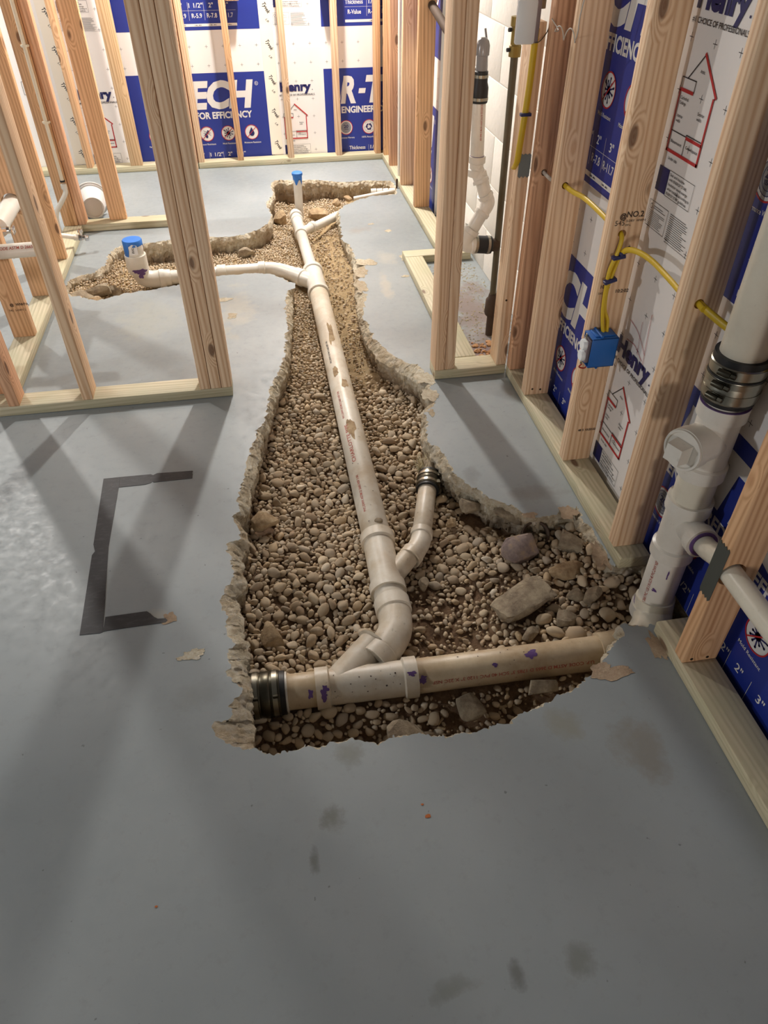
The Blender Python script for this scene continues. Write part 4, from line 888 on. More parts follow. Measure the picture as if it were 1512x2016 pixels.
# boards' seam tapes
def seam_tape(x0, x1, label, seed, gap=0.19):
    t_ = empty('seam_tape', (x0, 5.3165, 0), label, 'tape', 'white tape over the board seams')
    bm = bmesh.new(); box(bm, (0, -0.0008, 0.04), (x1 - x0, 0.0, 1.6)); obj('strip', bm, 'tape_white', t_, bw=False)
    f = Flat(); mid = (x1 - x0) / 2; r = random.Random(seed)
    for k in range(9):
        z = 0.12 + k * gap
        f.text('black', 'Tyvek', mid - 0.012, mid + 0.05, z, 0.020, 0.02, 0.3, -1.05)
        f.text('black', 'LR', mid + 0.0, mid + 0.022, z - 0.08, 0.012, 0.0, 0.2, -0.9)
    f.build(t_, {'black': 1}, NAMES, clip=(0.001, x1 - x0 - 0.001, 0.05, 1.55), y=-0.0008)
seam_tape(0.128, 0.205, 'white lettered seam tape on the back wall, left of the red house diagram', 1)
seam_tape(-1.145, -1.055, 'white seam tape with slanted black lettering on the back wall at the far left', 2)
bb = boxobj('wall_back', (-2.45, 5.362, -0.02), (1.14, 5.46, 2.5), 'mortar'); tag(bb, 'wall behind the foam boards at the back', None, None, 'structure')
wr = boxobj('wall_front_right', (1.022, -1.2, -0.02), (1.14, 2.29, 2.5), 'mortar'); tag(wr, 'wall behind the foam boards on the right', None, None, 'structure')
# red pencil marks on the board right of the blue box
f = Flat()
def arc(pts, w=0.0016):
    P = catmull([(a, b, 0) for a, b in pts], 5)
    for a, b in zip(P, P[1:]): f.line('red', (a.x, a.y), (b.x, b.y), w)
Y_ = lambda y: 1.457 - y
f.begin('red_line')
arc([(Y_(1.705), 0.525), (Y_(1.66), 0.517), (Y_(1.625), 0.50), (Y_(1.592), 0.476)]); arc([(Y_(1.606), 0.586), (Y_(1.600), 0.53), (Y_(1.590), 0.45)]); arc([(Y_(1.642), 0.548), (Y_(1.638), 0.51), (Y_(1.628), 0.458)], 0.0012); arc([(Y_(1.700), 0.470), (Y_(1.65), 0.474), (Y_(1.600), 0.455)])
mk = empty('pencil_marks', (XW, 1.457, 0), 'thin red hand-drawn lines on the white board above the low house diagram', 'marks', None, -math.pi / 2)
f.build(mk, {'red': 6}, {'red': ('red_line', M['red_ink'])})

# ------------------------------------------------------------------ lettering and marks wrapped on a pipe
def wrap(name, mat, parent, p0, p1, r, ang, V, F, r2=None):
    """V = (along, across) ; along from p0 towards p1, across turned round the pipe from angle ang (0 = up)"""
    d = (Vector(p1) - Vector(p0)).normalized(); up = Vector((0, 0, 1)) if abs(d.z) < 0.9 else Vector((0, -1, 0))
    u = (up - d * up.dot(d)).normalized(); v = d.cross(u); bm = bmesh.new(); vv = []
    for (a, b) in V:
        th = ang - b / r; vv.append(bm.verts.new(Vector(p0) + d * a + (u * math.cos(th) + v * math.sin(th)) * (r + 0.0006)))
    for fc in F:
        try: bm.faces.new([vv[i] for i in fc])
        except ValueError: pass
    bmesh.ops.recalc_face_normals(bm, faces=bm.faces[:]); return obj(name, bm, mat, parent)
def wrap_text(st, parent, p0, p1, r, ang, a0, h, flip=False, mat='red_text', kx=1.0):
    vs, fs = text_mesh(st, 0.012); k = h / cap_h(); s = -1 if flip else 1
    wrap('lettering', mat, parent, p0, p1, r, ang, [(a0 + s * v[0] * k * kx, s * v[1] * k) for v in vs], fs)
def wrap_blob(parent, p0, p1, r, ang, a, ra, rb, seed, mat='purple', name='primer_stain'):
    V = [(a, 0.0)]; F = []; n = 22
    for q in (0.5, 1.0):
        for (x, y) in blob_poly(0, 0, ra * q, rb * q, seed, n, 0.8): V.append((a + x, y))
    for i in range(n):
        j = (i + 1) % n; F.append((0, 1 + i, 1 + j)); F.append((1 + i, 1 + n + i, 1 + n + j, 1 + j))
    wrap(name, mat, parent, p0, p1, r, ang, V, F)
def tee(name, parent, mat, p0, p1, r, rh, hub, bdir, bl, bstart, br=None, brh=None, bhub=None):
    """straight body p0-p1 with hubs at both ends and a branch starting bstart along it"""
    bm = bmesh.new(); d = Vector(p1) - Vector(p0); L = d.length; s = 0.004
    lathe(bm, p0, d, [(0, r * 1.01), (0, rh), (hub - s, rh), (hub, r * 1.03), (L - hub, r * 1.03), (L - hub + s, rh), (L, rh), (L, r * 1.01)], 40)
    br = br or r; brh = brh or rh; bhub = bhub or hub; b = Vector(p0) + d.normalized() * bstart; bd = Vector(bdir).normalized()
    lathe(bm, b, bd, [(0, br * 1.03), (bl - bhub, br * 1.03), (bl - bhub + s, brh), (bl, brh), (bl, br * 1.01)], 36, False, True)
    return obj(name, bm, mat, parent, 35)
def elbow(name, parent, mat, pts, r, rh, hub=0.028, n=7):
    P = catmull(pts, n); bm = bmesh.new(); tube(bm, P, r * 1.04, 32, True)
    d0 = (P[1] - P[0]).normalized(); d1 = (P[-1] - P[-2]).normalized()
    lathe(bm, P[0], d0, [(0, r), (0, rh), (hub, rh), (hub + 0.004, r * 1.03)], 36, True, False); lathe(bm, P[-1], -d1, [(0, r), (0, rh), (hub, rh), (hub + 0.004, r * 1.03)], 36, True, False)
    return obj(name, bm, mat, parent, 40)
R3 = 0.0445; H3 = 0.0525; R2 = 0.0302; H2 = 0.0365
# ------------------------------------------------------------------ the drain line in the trench
D = empty('drain_line', (0.24, 1.08, -0.10), 'long white plastic drain line of pipes, wyes and elbows lying in the gravel trench', 'drain pipe')
yA, zA = 1.082, -0.090
A0 = (-0.075, 1.086, zA)
cyl('pipe', (-0.10, 1.087, zA), (0.03, 1.083, zA), R3, 'pvc_tan', D)
tee('wye', D, 'pvc_dirty', (0.006, 1.084, zA), (0.262, 1.078, zA), R3, H3, 0.036, (0.72, 0.69, 0.03), 0.155, 0.055, bhub=0.004)
cyl('pipe', (0.24, 1.079, zA), (0.80, 1.062, zA + 0.012), R3, 'pvc_tan', D)
o = obj('hub', (lambda bm: (lathe(bm, (0.742, 1.064, zA + 0.010), (1, -0.03, 0.02), [(0, R3), (0, H3), (0.05, H3), (0.06, H3 * 0.97)], 40), bm)[1])(bmesh.new()), 'pvc_tan', D, 35)
bm = bmesh.new(); tube(bm, catmull([(0.79, 1.062, zA + 0.012), (0.85, 1.070, -0.075), (0.90, 1.105, -0.055), (0.918, 1.14, -0.03), (0.920, 1.15, 0.01)], 7), 0.050, 32); obj('elbow', bm, 'pvc_aged', D, 40)
elbow('elbow', D, 'pvc_dirty', [(0.158, 1.136, zA + 0.004), (0.195, 1.172, zA + 0.004), (0.232, 1.225, zA + 0.004), (0.243, 1.285, zA + 0.004), (0.243, 1.335, zA + 0.004)], R3, 0.0505, 0.040)
cyl('pipe', (0.242, 1.32, zA + 0.004), (0.241, 1.39, zA + 0.004), R3, 'pvc_dirty', D)
tee('wye', D, 'pvc_dirty', (0.241, 1.365, zA + 0.004), (0.244, 1.600, zA + 0.008), R3, H3, 0.036, (0.66, 0.75, 0.02), 0.150, 0.040, br=R2, brh=R2 * 1.06, bhub=0.004)
z3 = -0.082
P0, P1 = (0.244, 1.58, z3), (0.240, 3.36, z3 + 0.012)
cyl('pipe', P0, P1, R3, 'pvc_dirty', D, 40)
tee('wye', D, 'pvc', (0.240, 3.32, z3 + 0.012), (0.235, 3.60, z3 + 0.015), R3, H3, 0.036, (-0.65, 0.76, 0.02), 0.115, 0.130, br=R3 * 0.8, brh=R3 * 0.95, bhub=0.03)
elbow('elbow', D, 'pvc', [(0.170, 3.535, -0.068), (0.125, 3.588, -0.068), (0.075, 3.635, -0.068), (0.025, 3.660, -0.068), (-0.035, 3.664, -0.068)], R3 * 0.78, R3 * 0.93, 0.03)
cyl('pipe', (-0.02, 3.664, -0.068), (-0.225, 3.655, -0.066), R3 * 0.76, 'pvc', D)
o = cyl('coupling', (-0.20, 3.652, -0.066), (-0.245, 3.652, -0.066), R3 * 0.92, 'pvc', D)
cyl('pipe', (-0.24, 3.652, -0.066), (-0.49, 3.640, -0.066), R3 * 0.76, 'pvc', D)
cyl('coupling', (-0.475, 3.641, -0.066), (-0.52, 3.638, -0.066), R3 * 0.92, 'pvc', D)
elbow('elbow', D, 'pvc', [(-0.505, 3.639, -0.066), (-0.56, 3.632, -0.064), (-0.600, 3.624, -0.050), (-0.617, 3.621, -0.018), (-0.620, 3.620, 0.008)], R3 * 0.9, R3 * 1.02, 0.024)
tp = (-0.620, 3.620, 0.0)
cyl('riser', (-0.620, 3.620, -0.01), (-0.620, 3.620, 0.072), R3 * 1.16, 'pvc', D)
cyl('riser_pipe', (-0.620, 3.620, 0.07), (-0.620, 3.620, 0.128), R3 * 0.98, 'pvc', D)
bm = bmesh.new(); lathe(bm, (-0.620, 3.620, 0.088), (0, 0, 1), [(0, R3 * 1.0), (0.002, R3 * 1.04), (0.052, R3 * 1.05), (0.056, R3 * 0.98), (0.057, R3 * 0.4), (0.055, 0.001)], 36)
for v in bm.verts:
    if v.co.z < 0.10 and v.co.x > -0.64 and v.co.y < 3.63: v.co.z += 0.030
    elif v.co.z < 0.10: v.co.z += 0.012 * noise.noise(v.co * 60) - (0.03 if v.co.x < -0.645 else 0)
obj('tape_cap', bm, 'blue_tape', D, 40)['label'] = 'blue tape cap over the toilet riser'
wrap('paper_label', 'label_paper', D, (-0.620, 3.620, 0.0), (-0.620, 3.620, 1.0), R3 * 1.06, 0.12, [(0.083, -0.018), (0.083, 0.022), (0.122, 0.022), (0.134, 0.004), (0.126, -0.018)], [(0, 1, 2, 3, 4)])
wrap_text('PVC', D, (-0.620, 3.620, 0.0), (-0.620, 3.620, 1.0), R3 * 1.075, 0.16, 0.092, 0.010, mat='black_ink')
for (a, b, ra, rb, s) in ((-0.014, 0.2, 0.012, 0.030, 3), (-0.030, 0.35, 0.018, 0.016, 5)): wrap_blob(D, (-0.620, 3.620, 0), (-0.620, 3.620, 1), R3 * 1.18, b, a + 0.018, ra, rb, s)
wrap_blob(D, (-0.56, 3.632, -0.064), (-0.62, 3.62, -0.05), R3 * 0.96, 1.0, 0.040, 0.026, 0.024, 9)
# far end: smaller pipe, wye, cleanout and riser
Q0, Q1 = (0.235, 3.58, -0.066), (0.217, 4.14, -0.062)
obj('reducer', (lambda bm: (lathe(bm, (0.2355, 3.575, -0.068), (-0.03, 1, 0), [(0, R3 * 1.1), (0.012, R3 * 1.02), (0.035, R2 * 1.1), (0.04, R2)], 36), bm)[1])(bmesh.new()), 'pvc', D, 40)
cyl('pipe', Q0, Q1, R2, 'pvc', D)
tee('wye', D, 'pvc', (0.2175, 4.09, -0.062), (0.212, 4.33, -0.060), R2, H2, 0.028, (0.66, 0.75, 0.0), 0.125, 0.035, br=0.024, brh=0.030, bhub=0.028)
cyl('pipe', (0.30, 4.205, -0.062), (0.60, 4.500, -0.055), 0.024, 'pvc', D)
cyl('pipe', (0.212, 4.31, -0.060), (0.211, 4.39, -0.058), R2, 'pvc', D)
obj('cleanout_hub', (lambda bm: (lathe(bm, (0.211, 4.365, -0.058), (0, 1, 0.03), [(0, R2), (0, 0.037), (0.04, 0.037), (0.045, 0.034), (0.05, 0.020)], 32), bm)[1])(bmesh.new()), 'pvc', D, 40)
cyl('riser', (0.236, 4.46, -0.10), (0.240, 4.455, 0.163), 0.0245, 'pvc', D)
bm = bmesh.new(); lathe(bm, (0.240, 4.455, 0.118), (0, 0, 1), [(0, 0.0255), (0.03, 0.027), (0.034, 0.031), (0.046, 0.031), (0.050, 0.026), (0.050, 0.001)], 28)
for v in bm.verts:
    if v.co.z < 0.13: v.co.z += 0.018 * math.sin(4 * math.atan2(v.co.y - 4.455, v.co.x - 0.24))
obj('tape_cap', bm, 'blue_tape', D, 40)['label'] = 'blue tape cap over the thin riser'
# row of small couplings at the back of the trench
for k in range(4):
    x0 = 0.70 + k * 0.037; bm = bmesh.new(); lathe(bm, (x0, 4.645 - k * 0.004, -0.022), (1, -0.1, 0.05), [(0, 0.012), (0.001, 0.0145), (0.033, 0.0145), (0.034, 0.012)], 20); obj('collar', bm, 'pvc', D, 35)
cyl('pipe', (0.585, 4.60, -0.045), (0.86, 4.63, -0.020), 0.0115, 'pvc', D)
# side branch
elbow('elbow', D, 'pvc_dirty', [(0.325, 1.490, z3), (0.350, 1.520, z3), (0.372, 1.556, z3), (0.385, 1.598, z3)], R2, R2 * 1.16, 0.022)
cyl('pipe', (0.383, 1.59, z3), (0.447, 1.80, z3 + 0.006), R2, 'pvc_dirty', D)
# marks
wrap_text('CHARLOTTE PIPE', D, P0, P1, R3, -0.35, 0.355, 0.013, False, 'red_text', 1.5)
for a in (0.10, 0.62, 1.02): wrap_text('PVC-DWV ASTM D 2665 NSF 3 IN', D, P0, P1, R3, -0.45, a, 0.0085, False, 'black_ink' if a > 0.9 else 'red_text', 1.0)
wrap_text('U.P. CODE ASTM D 2665 D 1785 3" SCH 40 PVC 1120 3" X 22C NSF', D, (0.24, 1.079, zA), (0.80, 1.062, zA + 0.012), R3, 1.02, 0.475, 0.0085, True, 'red_text', 1.15)
for (q0, q1, r_, an, a, ra, rb, s) in (((0.006, 1.084, zA), (0.262, 1.078, zA), H3, 0.95, 0.020, 0.010, 0.016, 11), ((0.006, 1.084, zA), (0.262, 1.078, zA), H3, 0.70, 0.024, 0.008, 0.010, 12), ((0.006, 1.084, zA), (0.262, 1.078, zA), H3, 0.45, 0.240, 0.009, 0.007, 13), ((0.24, 1.079, zA), (0.8, 1.062, zA), R3, 0.85, 0.032, 0.010, 0.010, 14),
        ((0.24, 1.079, zA), (0.8, 1.062, zA + 0.012), R3, 0.25, 0.315, 0.018, 0.013, 15), ((0.24, 1.079, zA), (0.8, 1.062, zA + 0.012), R3, 0.55, 0.22, 0.006, 0.005, 16), ((-0.10, 1.087, zA), (0.03, 1.083, zA), R3, 0.85, 0.092, 0.006, 0.012, 17)):
    wrap_blob(D, q0, q1, r_, an, a, ra, rb, s)
rp = random.Random(4)
for k in range(34):
    q0, q1, r_, L = rp.choice([((0.045, 1.084, zA), (0.225, 1.078, zA), R3 * 1.035, 0.17), ((0.24, 1.079, zA), (0.8, 1.062, zA + 0.012), R3 * 1.003, 0.4), ((0.24, 1.58, z3), (0.24, 3.3, z3 + 0.01), R3 * 1.003, 1.2)])
    s = rp.uniform(0.0008, 0.0026); wrap_blob(D, q0, q1, r_, rp.uniform(-0.6, 1.1) if r_ < R3 * 1.01 else rp.uniform(0, 1.1), rp.uniform(0, L), s, s, 50 + k, 'stamp', 'fleck')
for k, (a, L_) in enumerate(((0.85, 0.035), (1.25, 0.09), (0.55, 0.05), (0.95, 0.04))): wrap_blob(D, P0, P1, R3 * 1.001, 0.25 - 0.2 * k, a, L_, 0.012, 80 + k, 'rock_tan', 'mud_smear')
# near coupling (steel shielded)
def clamp_band(bm, p, d, r, w, th=0.0015): lathe(bm, p, d, [(0, r), (0, r + th), (w, r + th), (w, r)], 40, False, False)
C = empty('shielded_coupling', (-0.13, 1.088, zA), 'ribbed steel-shielded rubber coupling at the left end of the crosswise pipe', 'coupling')
bm = bmesh.new(); lathe(bm, (-0.175, 1.089, zA), (1, -0.02, 0), [(0, 0.048), (0, 0.0545), (0.105, 0.0545), (0.108, 0.046)], 40); obj('rubber_sleeve', bm, 'rubber', C, 35)
bm = bmesh.new(); lathe(bm, (-0.162, 1.089, zA), (1, -0.02, 0), [(0.0, 0.0555), (0.010, 0.0572), (0.028, 0.0572), (0.031, 0.0560), (0.034, 0.0572), (0.052, 0.0575), (0.055, 0.0560), (0.058, 0.0575), (0.078, 0.0572), (0.080, 0.0555)], 44); obj('steel_shield', bm, 'steel_dark', C, 30)
for x in (-0.148, -0.100):
    bm = bmesh.new(); clamp_band(bm, (x, 1.0888, zA), (1, -0.02, 0), 0.0572, 0.012, 0.0016); b = obj('hose_clamp', bm, 'steel', C, 30)
    bm = bmesh.new(); box(bm, (x, 1.045, zA + 0.034), (x + 0.013, 1.062, zA + 0.046), 0.002); q = obj('screw', bm, 'steel_dark', b)
bm = bmesh.new(); clamp_band(bm, (-0.074, 1.087, zA), (1, -0.02, 0), R3, 0.010, 0.006); obj('white_ring', bm, 'pvc', C, 30)
# rubber coupling and iron stub of the side branch
C = empty('clamped_coupling', (0.455, 1.82, z3), 'small grey clamped rubber coupling joining the side branch to a rusty iron stub', 'coupling')
dd = Vector((0.29, 0.95, 0.05)).normalized(); c0 = Vector((0.443, 1.785, z3 + 0.005))
bm = bmesh.new(); lathe(bm, c0, dd, [(0, 0.032), (0, 0.038), (0.078, 0.038), (0.078, 0.030)], 36); obj('rubber_sleeve', bm, 'rubber', C, 35)
bm = bmesh.new(); lathe(bm, c0 + dd * 0.008, dd, [(0, 0.0385), (0.004, 0.0398), (0.018, 0.0398), (0.021, 0.0385), (0.024, 0.0398), (0.038, 0.0398), (0.041, 0.0385), (0.044, 0.0398), (0.060, 0.0398), (0.062, 0.0385)], 36); obj('steel_shield', bm, 'steel_dark', C, 30)
for q in (0.014, 0.050):
    bm = bmesh.new(); clamp_band(bm, c0 + dd * q, dd, 0.0397, 0.011); b = obj('hose_clamp', bm, 'steel', C, 30)
    bm = bmesh.new(); pp = c0 + dd * (q + 0.005) + Vector((0.033, -0.008, 0.024)); box(bm, tuple(pp - Vector((0.006, 0.008, 0.005))), tuple(pp + Vector((0.006, 0.008, 0.005))), 0.001); obj('screw', bm, 'steel_dark', b)
I = empty('iron_stub', tuple(c0 + dd * 0.09), 'rusty iron pipe stub with torn orange fibre, under the right rim of the trench', 'pipe')
bm = bmesh.new(); tube(bm, [c0 + dd * 0.07, c0 + dd * 0.12, c0 + dd * 0.20], 0.027, 24); obj('pipe_body', bm, 'rock_grey', I, 40)
bm = bmesh.new(); rz_ = random.Random(3)
for k in range(26):
    b = c0 + dd * rz_.uniform(0.085, 0.13) + Vector((rz_.uniform(-0.04, -0.005), rz_.uniform(-0.02, 0.02), rz_.uniform(0.0, 0.02))); e = b + Vector((rz_.uniform(-0.02, 0.015), rz_.uniform(0.0, 0.05), rz_.uniform(0.01, 0.035))); s = Vector((0.003, 0.0, 0.002))
    q = [bm.verts.new(v) for v in (b - s, b + s, e + s * 0.3)]; bm.faces.new(q)
obj('torn_fibre', bm, 'chip', I)['kind'] = 'stuff'

# ------------------------------------------------------------------ white stack on the right wall
SX, SY = 0.920, 1.152
S = empty('waste_stack', (SX, SY, 0.0), 'tall white waste stack with a cleanout and a steel-banded coupling in the right wall', 'drain pipe')
base = (SX, SY, 0.0); upv = (0, 0, 1)
cyl('pipe', (SX, SY, -0.035), (SX, SY, 0.20), R3, 'pvc', S, 44)
bm = bmesh.new(); lathe(bm, (SX, SY, -0.055), upv, [(0, R3), (0, 0.0535), (0.034, 0.0535), (0.034, R3 * 1.01)], 44); obj('hub', bm, 'pvc', S, 35)
tee('tee', S, 'pvc', (SX, SY, 0.172), (SX, SY, 0.352), R3, H3, 0.036, (-0.05, -1, 0.10), 0.098, 0.112, br=R2 * 1.05, brh=0.0385, bhub=0.030)
cyl('pipe', (SX, SY, 0.34), (SX, SY, 0.44), R3 * 0.995, 'pvc_aged', S, 44)
cd = Vector((-1.0, -0.42, 0.05)).normalized()
tee('cleanout_tee', S, 'pvc', (SX, SY, 0.425), (SX, SY, 0.615), R3, H3, 0.036, cd, 0.098, 0.098, br=0.043, brh=0.0475, bhub=0.030)
pc = Vector((SX, SY, 0.523)) + cd * 0.096
bm = bmesh.new(); lathe(bm, pc, cd, [(0, 0.030), (0, 0.0455), (0.007, 0.0455), (0.007, 0.041), (0.003, 0.039), (0.003, 0.004)], 40)
_, u_, v_ = frame(cd); sq = [[bm.verts.new(pc + cd * h + (u_ * a + v_ * b) * w_) for a, b in ((-1, -1), (1, -1), (1, 1), (-1, 1))] for h, w_ in ((0.004, 0.0215), (0.036, 0.0190))]
ring_bridge(bm, sq[0], sq[1]); bm.faces.new(sq[1]); bmesh.ops.recalc_face_normals(bm, faces=bm.faces[:]); pl_ = obj('cleanout_plug', bm, 'pvc', S, 30)
bm = bmesh.new(); clamp_band(bm, (SX, SY, 0.600), upv, R3 * 1.04, 0.0165, 0.006); obj('purple_ring', bm, 'purple', S, 30)['label'] = 'purple primer ring'
cyl('pipe', (SX, SY, 0.60), (SX, SY, 0.64), R3, 'pvc', S, 44)
cyl('pipe', (SX, SY, 0.70), (SX + 0.002, SY, 1.60), R3 * 1.04, 'pvc_aged', S, 48)
bm = bmesh.new(); lathe(bm, (SX, SY, 0.624), upv, [(0, R3), (0.0, 0.0535), (0.098, 0.0545), (0.106, 0.0545), (0.106, R3)], 48); cp = obj('rubber_sleeve', bm, 'rubber', S, 35)
bm = bmesh.new(); lathe(bm, (SX, SY, 0.633), upv, [(0.0, 0.0545), (0.003, 0.0562), (0.052, 0.0562), (0.054, 0.0553), (0.058, 0.0553), (0.060, 0.0565), (0.080, 0.0568), (0.082, 0.0545)], 56); obj('steel_shield', bm, 'steel', S, 25)
bm = bmesh.new(); clamp_band(bm, (SX, SY, 0.6865), upv, 0.0556, 0.004, 0.0012); obj('black_groove', bm, 'rubber', S)
for k, (z, zz) in enumerate(((0.644, 0.648), (0.672, 0.682), (0.700, 0.712))):
    bm = bmesh.new(); clamp_band(bm, (SX, SY, z), upv, 0.0564, 0.013, 0.0013); b = obj('hose_clamp', bm, 'steel', S, 30)
    a = math.radians(205 + k * 4); c = Vector((SX + 0.064 * math.cos(a), SY + 0.064 * math.sin(a), z + 0.007)); tq = Vector((-math.sin(a), math.cos(a), 0))
    bm = bmesh.new(); lathe(bm, c - tq * 0.013, tq, [(0, 0.004), (0, 0.0065), (0.020, 0.0075), (0.026, 0.0060), (0.026, 0.003)], 16); lathe(bm, c + tq * 0.014, tq, [(0, 0.004), (0, 0.0055), (0.010, 0.0055), (0.010, 0.002)], 6)
    obj('screw', bm, 'steel_dark', b, 30)
# side outlet through the stud
tp0 = Vector((SX - 0.004, SY - 0.085, 0.293))
bm = bmesh.new(); tube(bm, catmull([tp0, (0.914, 1.03, 0.300), (0.903, 0.985, 0.325), (0.897, 0.95, 0.336), (0.893, 0.90, 0.340), (0.890, 0.70, 0.346), (0.884, 0.20, 0.36), (0.884, -0.4, 0.37)], 6), 0.0242, 28); obj('side_pipe', bm, 'pvc_aged', S, 40)
bm = bmesh.new(); clamp_band(bm, tuple(tp0 + Vector((0, -0.0125, 0.001))), (-0.05, -1, 0.10), 0.0255, 0.004, 0.007); obj('purple_ring', bm, 'purple', S, 30)['label'] = 'purple primer ring on the side outlet'
bm = bmesh.new(); clamp_band(bm, (SX, SY, -0.0215), upv, R3, 0.003, 0.004); obj('purple_ring', bm, 'purple', S, 30)['label'] = 'purple primer ring at the foot'
wrap_text('ASTM D 2665 PVC 1120 3 IN SCH 40 PVC-DWV NSF 23C MEMBER', S, (SX, SY, 0.0), (SX, SY, 1.0), R3, -1.12, -0.012, 0.0085, False, 'red_text', 0.62)
wrap_blob(S, (SX, SY, 0), (SX, SY, 1), R3, -0.42, 0.135, 0.014, 0.0018, 31); wrap_blob(S, (SX, SY, 0), (SX, SY, 1), R3, -0.85, 0.070, 0.005, 0.007, 33); wrap_blob(S, (SX, SY, 0), (SX, SY, 1), R3, -1.0, -0.016, 0.004, 0.016, 34)

# ------------------------------------------------------------------ metal plates on the studs
def jag_plate(name, pts, thick, mat, label):
    """pts: outline in world, thick: offset vector"""
    t = Vector(thick); bm = bmesh.new(); a = [bm.verts.new(p) for p in pts]; b = [bm.verts.new(Vector(p) + t) for p in pts]; bm.faces.new(a); bm.faces.new(b[::-1]); n = len(a)
    for i in range(n): bm.faces.new((a[i], a[(i + 1) % n], b[(i + 1) % n], b[i]))
    bmesh.ops.triangulate(bm, faces=[f for f in bm.faces if len(f.verts) > 4]); bmesh.ops.recalc_face_normals(bm, faces=bm.faces[:]); tag(obj(name, bm, mat), label, 'plate', 'nail guard plates')
y0, y1 = 0.917, 0.957
jag_plate('nail_plate', [(XR - 0.0002, y1 - (y1 - y0) * i / 8, 0.405 + (0.006 if i % 2 else 0)) for i in range(9)] + [(XR - 0.0002, y0 + (y1 - y0) * i / 8, 0.262 - (0.007 if i % 2 else 0)) for i in range(9)], (-0.0016, 0, 0), 'nail_plate', 'dark steel nail plate on the stud that the white side pipe passes through')
jag_plate('nail_plate', [(0.829 + 0.038 * i / 6, 2.3435, 0.785 + (0.004 if i % 2 else 0)) for i in range(7)] + [(0.867 - 0.038 * i / 6, 2.3435, 0.722 - (0.006 if i % 2 else 0)) for i in range(7)], (0, -0.0015, 0), 'galv', 'galvanised nail plate on the chase stud below the white sensor box')
# grade stamps
def stamp_label(items, loc, rz, parent_label):
    f = Flat()
    for (st, x, z, h, b) in items: f.text('black', st, x, None, z, h, b)
    e = empty('grade_stamp', loc, parent_label, 'stamp', 'ink stamps on the studs', rz); f.build(e, {'black': 1}, {'black': ('lettering', M['stamp'])})
stamp_label([('NO.2', 0.040, 0.030, 0.0135, 0.02), ('545', 0.012, 0.010, 0.0125, 0.0), ('S-DRY  WWPA', 0.041, 0.018, 0.0055, 0.01), ('DF-L', 0.041, 0.008, 0.005, 0.01), ('@', 0.022, 0.027, 0.012, 0.03)], (XR, 1.7216, 0.770), 0, 'ink grade stamp reading NO.2 and 545 on the stud above the blue outlet box')
stamp_label([('10:22', 0.0, 0.015, 0.009, 0.02), ('10:2:02', 0.046, 0.000, 0.009, 0.02), ('545 S', -0.003, -0.002, 0.006, 0.0)], (XR + 0.008, 1.7216, 0.600), 0, 'small ink numbers behind the yellow cables above the blue outlet box')
stamp_label([('48 5 10:20:22', 0.0, 0.0, 0.007, 0.03)], (XR + 0.030, 1.7216, 0.150), 0, 'small ink code low on the stud below the blue outlet box')
stamp_label([('@  WWPA', 0.010, 0.022, 0.010, 0.02), ('545  S-DRY 2', 0.0, 0.0, 0.008, 0.0)], (-1.025, 2.8946, 0.150), 0, 'ink grade stamp near the foot of the nearest wet wall stud')

# ------------------------------------------------------------------ blue outlet box
B = empty('outlet_box', (0.915, 1.70, 0.43), 'blue plastic outlet box with a white receptacle, nailed to a stud on the right wall', 'outlet box')
bx0, bx1, by0, by1, bz0, bz1 = 0.856, 0.932, 1.663, 1.7210, 0.409, 0.496
bm = bmesh.new()
th = 0.003
box(bm, (bx0, by0, bz0), (bx1, by0 + th, bz1), 0.001); box(bm, (bx0, by1 - th, bz0), (bx1, by1, bz1), 0.001); box(bm, (bx0, by0, bz0), (bx1, by1, bz0 + th), 0.001); box(bm, (bx0, by0, bz1 - th), (bx1, by1, bz1), 0.001); box(bm, (bx1 - th, by0, bz0), (bx1, by1, bz1), 0.001)
for z in (bz1, bz0 - 0.006): lathe(bm, (bx0 + 0.028, by0 + 0.004, z + 0.003), (0.02, 1, 0.0), [(0, 0.004), (0.062, 0.004)], 12)
box(bm, (bx0 + 0.012, by0 + 0.012, bz1), (bx1 - 0.006, by1 - 0.006, bz1 + 0.004), 0.001)
obj('housing', bm, 'blue_box', B, 30)
rc = boxobj('receptacle', (bx0 - 0.006, by0 + 0.012, bz0 + 0.010), (bx0 + 0.022, by1 - 0.012, bz1 - 0.012), 'grey_plastic', B, 0.002)
for zc in (bz0 + 0.027, bz1 - 0.027):
    bm = bmesh.new(); lathe(bm, (bx0 - 0.006, (by0 + by1) / 2 - 0.001, zc), (-1, 0, 0), [(0, 0.0165), (0.009, 0.0162), (0.011, 0.0145)], 28)
    for v in bm.verts:
        v.co.z = max(zc - 0.0130, min(zc + 0.0130, v.co.z))
    f_ = obj('socket_face', bm, 'white_plastic', rc, 40)
bm = bmesh.new(); box(bm, (bx0 - 0.007, by0 + 0.028, bz1 - 0.012), (bx0 - 0.004, by1 - 0.022, bz1 + 0.004), 0.001); box(bm, (bx0 - 0.007, by0 + 0.028, bz0 - 0.004), (bx0 - 0.004, by1 - 0.022, bz0 + 0.012), 0.001); obj('yoke', bm, 'steel', rc)
for z in (bz1 - 0.002, bz0 + 0.002):
    bm = bmesh.new(); lathe(bm, (bx0 - 0.007, (by0 + by1) / 2, z), (-1, 0, 0), [(0, 0.0035), (0.003, 0.0032), (0.004, 0.001)], 14); obj('screw', bm, 'steel', rc, 40)
